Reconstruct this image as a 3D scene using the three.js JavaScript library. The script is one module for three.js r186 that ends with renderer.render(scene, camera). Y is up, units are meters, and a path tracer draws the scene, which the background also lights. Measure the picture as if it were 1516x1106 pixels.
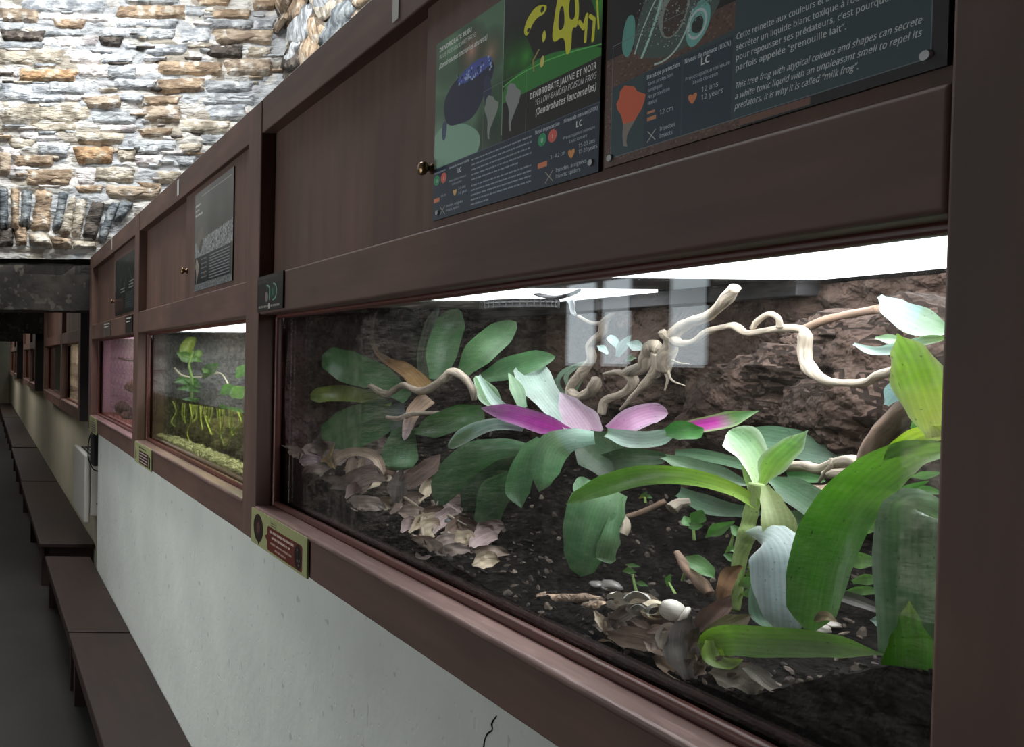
import * as THREE from 'three';
import { RoundedBoxGeometry } from 'three/addons/geometries/RoundedBoxGeometry.js';
import { mergeGeometries, mergeVertices } from 'three/addons/utils/BufferGeometryUtils.js';
import { RectAreaLightUniformsLib } from 'three/addons/lights/RectAreaLightUniformsLib.js';

// ------------------------------------------------------------------ camera, light, exposure
const scene = new THREE.Scene();
const W = 1516, H = 1106, F = 1280, CX = -25, CY = 553, EYE = 1.55;
const camera = new THREE.PerspectiveCamera(2 * Math.atan(H / 2 / F) * 180 / Math.PI, W / H, 0.05, 80);
camera.position.set(0, EYE, 0);
camera.rotation.set(-Math.atan(26 / F), 0, 0.011, 'XYZ');
// the lens is shifted sideways: the photograph is the right-hand part of a wider picture
camera.setViewOffset(W, H, W / 2 - CX, 0, W, H);
camera.updateMatrixWorld(true); camera.updateProjectionMatrix();
const renderer = new THREE.WebGLRenderer({ antialias: true });
renderer.toneMapping = THREE.LinearToneMapping;
renderer.toneMappingExposure = 1.0;
renderer.shadowMap.enabled = true;
scene.background = new THREE.Color(0.55, 0.62, 0.7);
RectAreaLightUniformsLib.init();

const SKYLIGHT = 9.6, SIDE_WINDOW = 1.4, AISLE_WINDOW = 5.2, PASSAGE_FILL = 2.5, TANK_LAMP = 8.2;
function areaLight(w, h, pos, target, color, intensity, name) {
  const l = new THREE.RectAreaLight(color, intensity, w, h);
  l.name = name; l.position.set(...pos); l.lookAt(...target); scene.add(l); return l;
}
// roof glazing near the stone wall, and the small window in the wall across the aisle
const ROOF = 4.25;
areaLight(1.7, 1.5, [0.55, ROOF - 0.03, -3.95], [0.55, 0, -3.95], new THREE.Color(0.97, 1.0, 1.0), SKYLIGHT, 'skylight_daylight');

// tall window in the wall across the aisle, opposite the white wall
areaLight(1.0, 1.2, [-2.64, 1.2, -2.8], [0, 1.2, -2.8], new THREE.Color(0.95, 1.0, 1.0), AISLE_WINDOW, 'aisle_window_daylight');

// ------------------------------------------------------------------ helpers
let seed = 12345;
const rnd = () => { seed |= 0; seed = seed + 0x6D2B79F5 | 0; let t = Math.imul(seed ^ seed >>> 15, 1 | seed); t = t + Math.imul(t ^ t >>> 7, 61 | t) ^ t; return ((t ^ t >>> 14) >>> 0) / 4294967296; };
const rr = (a, b) => a + (b - a) * rnd();
const hash = (x, y, s) => { let h = Math.imul(x | 0, 374761393) + Math.imul(y | 0, 668265263) + Math.imul(s | 0, 1274126177); h = Math.imul(h ^ h >>> 13, 1274126177); return ((h ^ h >>> 16) >>> 0) / 4294967296; };
function vnoise(x, y, s = 0, per = 0) {
  const xi = Math.floor(x), yi = Math.floor(y), fx = x - xi, fy = y - yi, m = (a) => per ? ((a % per) + per) % per : a;
  const u = fx * fx * (3 - 2 * fx), v = fy * fy * (3 - 2 * fy);
  const a = hash(m(xi), m(yi), s), b = hash(m(xi + 1), m(yi), s), c = hash(m(xi), m(yi + 1), s), d = hash(m(xi + 1), m(yi + 1), s);
  return a + (b - a) * u + (c - a) * v + (a - b - c + d) * u * v;
}
function fbm(x, y, oct = 4, s = 0, per = 0) { let a = 0, w = .5, t = 0; for (let i = 0; i < oct; i++) { a += w * vnoise(x, y, s + i * 17, per); t += w; x *= 2; y *= 2; per *= 2; w *= .5; } return a / t; }
function tex(size, fn, { srgb = true, h = size, repeat = [1, 1] } = {}) {
  const d = new Uint8Array(size * h * 4);
  for (let j = 0; j < h; j++) for (let i = 0; i < size; i++) {
    const c = fn(i / size, j / h), k = (j * size + i) * 4;
    d[k] = Math.max(0, Math.min(255, c[0])); d[k + 1] = Math.max(0, Math.min(255, c[1])); d[k + 2] = Math.max(0, Math.min(255, c[2])); d[k + 3] = 255;
  }
  const t = new THREE.DataTexture(d, size, h); t.wrapS = t.wrapT = THREE.RepeatWrapping; t.magFilter = THREE.LinearFilter; t.minFilter = THREE.LinearFilter;
  if (srgb) t.colorSpace = THREE.SRGBColorSpace; t.repeat.set(...repeat); t.needsUpdate = true; return t;
}
const grey = (v) => [v, v, v];
// uv in metres from the face direction; `along` is the axis that the grain (u) follows
function uvm(g, along = 'z') {
  if (!g.attributes.normal) g.computeVertexNormals();
  const p = g.attributes.position, n = g.attributes.normal, uv = new Float32Array(p.count * 2);
  for (let i = 0; i < p.count; i++) {
    const P = { x: p.getX(i), y: p.getY(i), z: p.getZ(i) }, a = [Math.abs(n.getX(i)), Math.abs(n.getY(i)), Math.abs(n.getZ(i))];
    const k = a[0] >= a[1] && a[0] >= a[2] ? 'x' : a[1] >= a[2] ? 'y' : 'z', left = ['x', 'y', 'z'].filter((q) => q !== k);
    const u = left.includes(along) ? along : left[0], v = left.find((q) => q !== u);
    uv[2 * i] = P[u]; uv[2 * i + 1] = P[v];
  }
  g.setAttribute('uv', new THREE.BufferAttribute(uv, 2)); return g;
}
const names = {};
function numbered(n) { const k = names[n] = (names[n] ?? -1) + 1; return k ? n + '_' + String(k).padStart(3, '0') : n; }
function shade(o) { o.castShadow = true; o.receiveShadow = true; return o; }
// a thing: a Group at its base; its parts are built in world coordinates and moved to it
function thing(name, label, category, pos, group, parent = scene) {
  const o = new THREE.Group(); o.name = numbered(name); o.position.set(...pos); o.userData = { label, category };
  if (group) o.userData.group = group;
  parent.add(o); return o;
}
function part(name, geo, mat, parent, label) {
  const w = new THREE.Vector3(); parent.updateWorldMatrix(true, false); parent.getWorldPosition(w);
  geo.translate(-w.x, -w.y, -w.z);
  const m = shade(new THREE.Mesh(geo, mat)); m.name = name; if (label) m.userData.label = label; parent.add(m); return m;
}
function single(name, geo, mat, label, category, group, pos) {
  geo.computeBoundingBox(); const b = geo.boundingBox, p = pos ?? [(b.min.x + b.max.x) / 2, b.min.y, (b.min.z + b.max.z) / 2];
  geo.translate(-p[0], -p[1], -p[2]);
  const m = shade(new THREE.Mesh(geo, mat)); m.name = numbered(name); m.position.set(...p); m.userData = { label, category }; if (group) m.userData.group = group;
  scene.add(m); return m;
}
function struct(name, geo, mat) { const m = shade(new THREE.Mesh(geo, mat)); m.name = name; m.userData.kind = 'structure'; scene.add(m); return m; }
function box(x0, x1, y0, y1, z0, z1, along = 'z', r = 0.003) {
  const w = x1 - x0, h = y1 - y0, d = z1 - z0, m = Math.min(w, h, d);
  const g = r > 0 ? new RoundedBoxGeometry(w, h, d, 1, Math.min(r, m * .45)) : new THREE.BoxGeometry(w, h, d);
  g.translate((x0 + x1) / 2, (y0 + y1) / 2, (z0 + z1) / 2); return uvm(g, along);
}
// picture point -> world point at distance X from the aisle's centre line
const ROT = camera.matrixWorld.clone().setPosition(0, 0, 0);
function ray(u, v) { return new THREE.Vector3((u - CX) / F, -(v - CY) / F, -1).applyMatrix4(ROT); }
function at(u, v, X) { const d = ray(u, v); d.multiplyScalar(X / d.x); d.y += EYE; return d; }
function atZ(u, v, Z) { const d = ray(u, v); d.multiplyScalar(Z / d.z); d.y += EYE; return d; }
const CAM = new THREE.Vector3(0, EYE, 0);
const lin = (hex) => new THREE.Color(hex);
function ramp(cols, t) { const n = cols.length - 1; if (!n) return cols[0].clone(); const x = Math.min(n - 1e-6, Math.max(0, t * n)), i = Math.floor(x); return cols[i].clone().lerp(cols[i + 1], x - i); }
function cat(a, t) { const n = a.length - 1, x = Math.min(n - 1e-6, t * n), i = Math.floor(x), f = x - i, p = (k) => a[Math.max(0, Math.min(n, k))]; const s = f * f * (3 - 2 * f); return p(i) + (p(i + 1) - p(i)) * s; }

// keep a point inside the tank that its picture column shows
const fit = (u, X) => Math.max(.7145, Math.min(X, (u < 205 ? 5.05 : u < 372 ? 3.52 : 1.985) * (u - CX) / F));
const inTank = (p) => at(p[0], p[1], fit(p[0], p[2]));
// a leaf blade: spine points [u, v, X, half width in picture units], colours along it, gutter depth, twist
function blade(pts, cols, { cup = .3, twist = 0, n = 18, m = 6, wave = 0, edge = null, tear = 0, sd = 0, mat = 'leaf' } = {}) {
  const curve = new THREE.CatmullRomCurve3(pts.map(inTank), false, 'centripetal');
  const hw = pts.map((p) => p[3]), C = cols.map(lin), E = edge && lin(edge), pos = [], col = [], uv = [], idx = [];
  let prev = null, len = 0; const total = curve.getLength();
  for (let i = 0; i <= n; i++) {
    const t = i / n, P = curve.getPoint(t), T = curve.getTangent(t).normalize(), V = P.clone().sub(CAM).normalize();
    const S = new THREE.Vector3().crossVectors(T, V).normalize().applyAxisAngle(T, twist * (0.6 + .4 * Math.sin(t * 3)));
    const N = new THREE.Vector3().crossVectors(S, T).normalize(); if (N.dot(V) > 0) N.negate();
    const tip = t > .86 ? Math.sqrt(Math.max(0, 1 - Math.pow((t - .86) / .14, 2.4))) : 1, w = Math.max(.0004, cat(hw, t) * tip * -P.z / F / Math.max(.5, Math.cos(twist)));
    if (prev) len += P.distanceTo(prev); prev = P.clone();
    for (let j = 0; j <= m; j++) {
      const s = j / m * 2 - 1, wob = wave * (vnoise(t * 7 + sd, s * 2 + 5, 3) - .5);
      let ww = w; if (tear && Math.abs(s) > .5) ww *= 1 - tear * vnoise(t * 14, s * 3 + sd, 9);
      const q = P.clone().addScaledVector(S, ww * s).addScaledVector(N, w * (cup * (s * s - .35) + wob));
      pos.push(q.x, q.y, q.z); uv.push(s * w, len);
      const c = ramp(C, t); if (E) c.lerp(E, Math.pow(Math.abs(s), 5)); 
      const mx = Math.max(c.r, c.g, c.b), mn = Math.min(c.r, c.g, c.b); if (c.g >= c.r && mat !== 'deadLeaf') { if (c.r > .42 * c.g && (mx - mn) / mx > .6) { c.r *= .98; c.g *= .98; c.b *= .5; } else if ((mx - mn) / mx > .42) { c.r *= .8; c.g *= .77; c.b *= .5; } else { c.r *= .93; c.g *= .95; c.b *= .9; } }
      const k = .78 + .34 * vnoise(s * 9 + sd, t * 2.5, 4); c.multiplyScalar(k); col.push(c.r, c.g, c.b);
    }
  }
  for (let i = 0; i < n; i++) for (let j = 0; j < m; j++) { const a = i * (m + 1) + j, b = a + m + 1; idx.push(a, b, a + 1, a + 1, b, b + 1); }
  const g = new THREE.BufferGeometry();
  g.setAttribute('position', new THREE.Float32BufferAttribute(pos, 3)); g.setAttribute('color', new THREE.Float32BufferAttribute(col, 3)); g.setAttribute('uv', new THREE.Float32BufferAttribute(uv, 2));
  g.setIndex(idx); g.computeVertexNormals(); return g;
}
// a knobbly tapering branch through world points with radii in metres
function limb(P, R, { sides = 9, seg = 7, rough = .12, sd = 1 } = {}) {
  const curve = new THREE.CatmullRomCurve3(P, false, 'centripetal'), n = (P.length - 1) * seg, pos = [], uv = [], idx = [];
  let N = null, len = 0, prev = null;
  for (let i = 0; i <= n; i++) {
    const t = i / n, p = curve.getPoint(t), T = curve.getTangent(t).normalize();
    if (!N) N = Math.abs(T.y) < .9 ? new THREE.Vector3(0, 1, 0).cross(T).normalize() : new THREE.Vector3(1, 0, 0).cross(T).normalize();
    N.sub(T.clone().multiplyScalar(N.dot(T))).normalize(); const B = new THREE.Vector3().crossVectors(T, N);
    if (prev) len += p.distanceTo(prev); prev = p.clone();
    const r = cat(R, t) * (1 + rough * (vnoise(len * 90 + sd * 7, 3, 5) - .5) * 1.6);
    for (let j = 0; j <= sides; j++) {
      const a = j / sides * 2 * Math.PI, q = r * (1 + rough * (vnoise(Math.cos(a) * 2 + sd, Math.sin(a) * 2 + len * 30, 8) - .5) * 1.4);
      pos.push(p.x + q * (N.x * Math.cos(a) + B.x * Math.sin(a)), p.y + q * (N.y * Math.cos(a) + B.y * Math.sin(a)), p.z + q * (N.z * Math.cos(a) + B.z * Math.sin(a)));
      uv.push(a * r, len);
    }
  }
  for (let i = 0; i < n; i++) for (let j = 0; j < sides; j++) { const a = i * (sides + 1) + j, b = a + sides + 1; idx.push(a, a + 1, b, a + 1, b + 1, b); }
  for (const [e, flip] of [[0, 1], [n, 0]]) { const p = curve.getPoint(e / n), c = pos.length / 3; pos.push(p.x, p.y, p.z); uv.push(0, 0); for (let j = 0; j < sides; j++) { const a = e * (sides + 1) + j; flip ? idx.push(c, a + 1, a) : idx.push(c, a, a + 1); } }
  const g = new THREE.BufferGeometry(); g.setAttribute('position', new THREE.Float32BufferAttribute(pos, 3)); g.setAttribute('uv', new THREE.Float32BufferAttribute(uv, 2)); g.setIndex(idx); g.computeVertexNormals(); return g;
}
const twig = (pts, o) => limb(pts.map(inTank), pts.map((p) => p[3] * inTank(p).z / -F), o);
// a lump of rock: a sphere pushed in and out by noise
function lump(c, r, sd, amp = .35, detail = 3) {
  const g = mergeVertices(new THREE.IcosahedronGeometry(1, detail).deleteAttribute('uv').deleteAttribute('normal')), p = g.attributes.position;
  for (let i = 0; i < p.count; i++) { const x = p.getX(i), y = p.getY(i), z = p.getZ(i), k = 1 + amp * (fbm(x * 1.6 + sd, y * 1.6 + z * 1.3 + sd, 4, sd) - .5) * 2; p.setXYZ(i, c[0] + x * r[0] * k, c[1] + y * r[1] * k, c[2] + z * r[2] * k); }
  g.computeVertexNormals(); return uvm(g, 'y');
}
// a panel over (a, b) displaced by fn, points made by `place`
function sheet(na, nb, place) {
  const pos = [], uv = [], idx = [];
  for (let j = 0; j <= nb; j++) for (let i = 0; i <= na; i++) { const q = place(i / na, j / nb); pos.push(q[0], q[1], q[2]); uv.push(q[3], q[4]); }
  for (let j = 0; j < nb; j++) for (let i = 0; i < na; i++) { const a = j * (na + 1) + i, b = a + na + 1; idx.push(a, a + 1, b, a + 1, b + 1, b); }
  const g = new THREE.BufferGeometry(); g.setAttribute('position', new THREE.Float32BufferAttribute(pos, 3)); g.setAttribute('uv', new THREE.Float32BufferAttribute(uv, 2)); g.setIndex(idx); g.computeVertexNormals(); return g;
}

// ------------------------------------------------------------------ materials
const std = (o) => new THREE.MeshStandardMaterial(o), phys = (o) => new THREE.MeshPhysicalMaterial(o);
// stained wood: u runs along the grain
const woodMap = tex(512, (u, v) => { const g = fbm(u * 4, v * 48, 4, 1, 4) - .5, w = fbm(u * 4, v * 8, 3, 7, 4) - .5, k = 1 + .2 * g + .4 * w, r = 5 * (fbm(u * 16, v * 16, 2, 3, 16) - .5); return [100 * k + r, 74 * k, 65 * k]; }, { repeat: [1.1, 1.1] });
const woodBump = tex(512, (u, v) => grey(128 + 90 * (fbm(u * 6, v * 90, 3, 5, 6) - .5)), { srgb: false, repeat: [1.1, 1.1] });
const M = {};
M.wood = std({ map: woodMap, bumpMap: woodBump, bumpScale: .0006, roughness: .62 });
M.litSillWood = std({ map: tex(256, (u, v) => { const k = .8 + .4 * fbm(u * 4, v * 30, 4, 661, 4), w = fbm(u * 9, v * 20, 4, 663, 9) > .56 ? 1.12 : 1; return [132 * k * w, 107 * k * w, 102 * k * w]; }, { repeat: [1.5, 3] }), bumpMap: woodBump, bumpScale: .0005, roughness: .3 });  // same wood as the rails, paler: lamp sheen put into the colour, some wear
M.beadWood = std({ map: woodMap, roughness: .42, color: lin('#e6aaa4') });
M.carcass = std({ color: lin('#2b2423'), roughness: .8 });
M.brass = std({ color: lin('#8d7457'), metalness: .9, roughness: .3 });
M.glass = phys({ color: 0xffffff, transmission: 1, thickness: 0, roughness: 0, ior: 1.5 });
const plasterBump = tex(512, (u, v) => grey(128 + 130 * (fbm(u * 24, v * 24, 4, 2, 24) - .5) - (vnoise(u * 64, v * 64, 31, 64) > .93 ? 60 : 0)), { srgb: false, repeat: [1.2, 1.2] });
const plasterMap = tex(512, (u, v) => { const k = .95 + .1 * fbm(u * 5, v * 5, 4, 8, 5), s = vnoise(u * 90, v * 40, 51, 0) > .95 ? .9 : 1; return [232 * k * s, 236 * k * s, 230 * k * s]; }, { repeat: [.8, .8] });
M.plaster = std({ map: plasterMap, bumpMap: plasterBump, bumpScale: .003, roughness: .9 });
M.oldPlaster = std({ map: plasterMap, color: lin('#d6cdbc'), bumpMap: plasterBump, bumpScale: .002, roughness: .95 });
M.concrete = std({ map: tex(512, (u, v) => { const k = .75 + .5 * fbm(u * 6, v * 6, 5, 3, 6); return [42 * k, 39 * k, 38 * k]; }, { repeat: [.5, .5] }), roughness: .85 });
M.bench = std({ map: woodMap, color: lin('#7d7270'), roughness: .6 });
M.beam = std({ map: tex(512, (u, v) => { const k = .45 + 1.1 * fbm(u * 8, v * 8, 5, 13, 8), s = fbm(u * 34, v * 34, 4, 77, 34); return s > .63 ? [66, 62, 55] : [40 * k, 36 * k, 32 * k]; }, { repeat: [.9, .9] }), bumpMap: tex(256, (u, v) => grey(255 * fbm(u * 10, v * 10, 4, 15, 10)), { srgb: false, repeat: [.9, .9] }), bumpScale: .02, roughness: .95 });
const rockBump = tex(512, (u, v) => grey(255 * (.6 * fbm(u * 8, v * 20, 5, 21, 8) + .4 * Math.abs(2 * fbm(u * 5, v * 14, 4, 25, 5) - 1))), { srgb: false, repeat: [3, 3] });
function rockTex(a, b, c, s) { const A = a, B = b, Cc = c; return tex(256, (u, v) => { const t = fbm(u * 6, v * 14, 5, s, 6), w = fbm(u * 10, v * 10, 4, s + 50, 10), k = .72 + .56 * t; const m = w > .58 ? Cc : t > .5 ? A : B; const q = Math.min(1, Math.abs(w - .58) * 8); return [0, 1, 2].map((i) => (m[i] * q + A[i] * (1 - q)) * k); }, { repeat: [2.3, 2.3] }); }
const rockMat = (t, o = {}) => std({ map: t, bumpMap: rockBump, bumpScale: .02, roughness: .95, ...o });
const STONE = {
  b: [rockMat(rockTex([176, 154, 130], [152, 130, 108], [206, 196, 182], 201)), rockMat(rockTex([172, 156, 138], [152, 134, 116], [206, 198, 188], 207))],
  o: [rockMat(rockTex([186, 152, 116], [164, 130, 98], [208, 190, 166], 213))],
  g: [rockMat(rockTex([186, 190, 195], [160, 164, 170], [216, 218, 220], 219)), rockMat(rockTex([168, 171, 174], [142, 145, 148], [208, 210, 211], 225))],
  t: [rockMat(rockTex([182, 172, 156], [156, 146, 130], [212, 206, 196], 231))],
  p: [rockMat(rockTex([214, 208, 206], [186, 178, 178], [232, 228, 224], 237))],
  d: [rockMat(rockTex([92, 84, 78], [66, 60, 56], [136, 128, 120], 243))],
  s: [rockMat(rockTex([122, 128, 132], [96, 103, 108], [160, 165, 165], 249))],
};
// rough schist of the walls behind and beside the camera, and boarding under the roof
M.schist = std({ map: rockTex([132, 126, 118], [104, 99, 93], [158, 150, 140], 255), bumpMap: rockBump, bumpScale: .03, roughness: 1 });
M.boarding = std({ map: woodMap, bumpMap: woodBump, bumpScale: .001, roughness: .8 });
M.mortar = std({ map: tex(512, (u, v) => { const t = fbm(u * 12, v * 24, 5, 301, 12), w = fbm(u * 5, v * 8, 3, 311, 5), k = .84 + .26 * t; return w > .58 ? [172 * k, 164 * k, 152 * k] : w < .42 ? [186 * k, 188 * k, 191 * k] : [216 * k, 213 * k, 208 * k]; }, { repeat: [.9, .9] }), bumpMap: rockBump, bumpScale: .02, roughness: 1 });
const leafStripe = tex(256, (u, v) => { const k = .8 + .2 * fbm(u * 40, v * 2, 3, 401, 2) + .2 * fbm(u * 5, v * 5, 3, 405, 5), sp = vnoise(u * 44, v * 44, 411, 44) > .955 ? .6 : 1; return grey(212 * k * sp); }, { repeat: [12, 6] });
const leafBump = tex(256, (u, v) => grey(128 + 90 * (fbm(u * 40, v * 3, 2, 421, 40) - .5)), { srgb: false, repeat: [12, 6] });
M.leaf = phys({ vertexColors: true, map: leafStripe, bumpMap: leafBump, bumpScale: .001, roughness: .75, transmission: .4, thickness: 0, clearcoat: .5, clearcoatRoughness: .28, side: THREE.DoubleSide });
const deadVein = tex(256, (u, v) => { const k = .82 + .3 * fbm(u * 30, v * 3, 3, 431, 3) + .14 * (fbm(u * 7, v * 7, 3, 433, 7) - .5); return [250 * k, 248 * k, 246 * k]; }, { repeat: [14, 8] });
M.deadLeaf = std({ vertexColors: true, map: deadVein, bumpMap: leafBump, bumpScale: .003, roughness: .8, side: THREE.DoubleSide });
M.drift = std({ map: tex(256, (u, v) => { const k = .5 + .8 * fbm(u * 20, v * 5, 4, 501, 5); return [158 * k, 145 * k, 128 * k]; }, { repeat: [14, 5] }), bumpMap: leafBump, bumpScale: .002, roughness: .75 });
M.darkDrift = std({ map: tex(256, (u, v) => { const k = .6 + .7 * fbm(u * 20, v * 6, 4, 511, 6); return [124 * k, 100 * k, 84 * k]; }, { repeat: [14, 5] }), roughness: .85 });
const soilBump = tex(512, (u, v) => grey(255 * fbm(u * 32, v * 32, 4, 601, 32)), { srgb: false, repeat: [3, 3] });
M.soil = phys({ map: tex(512, (u, v) => { const t = fbm(u * 26, v * 26, 5, 611, 26), sp = vnoise(u * 120, v * 120, 613, 120); const k = .5 + .9 * t; return sp > .98 ? [70, 65, 61] : [15 * k, 13 * k, 12 * k]; }, { repeat: [3, 3] }), bumpMap: soilBump, bumpScale: .012, roughness: .95, specularIntensity: .15 });
M.backdrop = phys({ map: tex(512, (u, v) => { const t = fbm(u * 9, v * 9, 5, 621, 9), k = .45 + 1.05 * t; return [64 * k, 52 * k, 46 * k]; }, { repeat: [1.6, 1.6] }), bumpMap: soilBump, bumpScale: .014, roughness: .95, specularIntensity: .2 });
M.cork = std({ map: tex(512, (u, v) => { const t = fbm(u * 12, v * 12, 5, 631, 12), k = .35 + 1.15 * t; return [78 * k, 64 * k, 63 * k]; }, { repeat: [2, 2] }), bumpMap: soilBump, bumpScale: .02, roughness: .95 });
M.bark = std({ map: tex(256, (u, v) => { const k = .5 + .9 * fbm(u * 24, v * 8, 4, 641, 8); return [158 * k, 134 * k, 114 * k]; }, { repeat: [6, 6] }), bumpMap: soilBump, bumpScale: .012, roughness: .95 });
M.paleBark = std({ map: tex(256, (u, v) => { const k = .45 + 1.0 * fbm(u * 6, v * 14, 5, 651, 6); return [104 * k, 104 * k, 102 * k]; }, { repeat: [2, 2] }), bumpMap: soilBump, bumpScale: .014, roughness: .95 });
M.shell = std({ color: lin('#d8d2c6'), roughness: .45, map: leafStripe });
M.black = std({ color: lin('#121213'), roughness: .6 });
M.dark = std({ color: lin('#1d1c1e'), roughness: .7 });
M.frame = std({ color: lin('#3a3a3d'), roughness: .6 });
M.whitePaint = std({ color: lin('#c9c6c0'), roughness: .5 });
M.tube = phys({ color: lin('#dfe4e6'), roughness: .3, transmission: .4, thickness: 0 });

// ------------------------------------------------------------------ the room
const ENDZ = -5.4, SIDEX = 1.85, LEFTX = -2.1, WALLX = 0.685;
struct('floor', box(LEFTX - .7, 2.2, -.2, 0, -26, 2.6, 'z', 0), M.concrete);
struct('wall_lower', box(WALLX, WALLX + .1, 0, 1.115, -5.1, 1.2, 'z', 0), M.plaster);
struct('wall_passage', mergeGeometries([box(.765, .9, 0, 1.115, -25.5, -5.1, 'z', 0), box(1.26, 1.4, 0, 2.3, -25.5, -5.9, 'z', 0)]), M.oldPlaster);
// wall across the aisle, with a small window (three panes)
{
  const ww = [[-5.2, -4.97], [-4.9, -4.7], [-4.42, -4.2]], y0 = 1.53, y1 = 2.25;
  const L = [box(LEFTX - .6, LEFTX, 0, y0, -25.8, -3.3, 'z', 0), box(LEFTX - .6, LEFTX, 0, y0, -2.3, 2.6, 'z', 0), box(LEFTX - .6, LEFTX, 0, .6, -3.3, -2.3, 'z', 0), box(LEFTX - .6, LEFTX, 1.8, y1, -3.3, -2.3, 'z', 0), box(LEFTX - .6, LEFTX, y1, ROOF, -25.8, 2.6, 'z', 0), box(LEFTX - .6, LEFTX, y0, y1, -25.8, -5.2, 'z', 0), box(LEFTX - .6, LEFTX, y0, y1, -4.2, -3.3, 'z', 0), box(LEFTX - .6, LEFTX, y0, y1, -2.3, 2.6, 'z', 0),
    box(LEFTX - .6, LEFTX, y0, y1, -4.7, -4.42, 'z', 0), box(LEFTX - .6, LEFTX, y0, y1, -4.97, -4.9, 'z', 0)];
  struct('wall_left', mergeGeometries(L), M.schist);
  const pane = std({ color: 0x111111, roughness: .3, emissive: new THREE.Color(.8, .93, 1), emissiveIntensity: SIDE_WINDOW });
  const tall = struct('window_8', box(LEFTX - .58, LEFTX - .56, .6, 1.8, -3.3, -2.3, 'z', 0), std({ color: 0x111111, emissive: new THREE.Color(.95, 1, 1), emissiveIntensity: AISLE_WINDOW }));
  part('window_frame', mergeGeometries([box(LEFTX - .56, LEFTX - .52, .6, 1.8, -2.83, -2.77), box(LEFTX - .56, LEFTX - .52, 1.18, 1.22, -3.3, -2.3)]), M.frame, tall);
  ww.forEach(([a, b], i) => {
    const w = struct('window_' + (i + 1), box(LEFTX - .015, LEFTX - .002, y0, y1, a, b, 'y', 0), pane);
    part('window_frame', mergeGeometries([box(LEFTX - .002, LEFTX + .01, y0, y0 + .015, a, b), box(LEFTX - .002, LEFTX + .01, y1 - .03, y1, a, b), box(LEFTX - .002, LEFTX + .012, 1.835, 1.925, a, b)]), M.frame, w);
    areaLight(b - a, y1 - y0, [LEFTX + .015, (y0 + y1) / 2, (a + b) / 2], [0, (y0 + y1) / 2, (a + b) / 2], new THREE.Color(.85, .95, 1), SIDE_WINDOW, 'window_daylight_' + (i + 1));
  });
}
struct('wall_back', box(LEFTX - .7, 2.3, 0, ROOF, 2.4, 2.6, 'x', 0), M.schist);
{ // ceiling with the roof glazing
  const a = -.3, b = 1.4, c = -4.7, d = -3.2;
  struct('ceiling', mergeGeometries([box(LEFTX - .7, 2.3, ROOF, ROOF + .2, -6, c, 'z', 0), box(LEFTX - .7, 2.3, ROOF, ROOF + .2, d, 2.6, 'z', 0), box(LEFTX - .7, a, ROOF, ROOF + .2, c, d, 'z', 0), box(b, 2.3, ROOF, ROOF + .2, c, d, 'z', 0)]), M.boarding);
  const w = struct('window_4', box(a, b, ROOF + .02, ROOF + .04, c, d, 'z', 0), std({ color: 0x222222, emissive: new THREE.Color(.97, 1, 1), emissiveIntensity: 6 }));
  part('window_frame', mergeGeometries([.27, .83].map((x) => box(x - .02, x + .02, ROOF, ROOF + .02, c, d))), M.frame, w);
}
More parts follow.
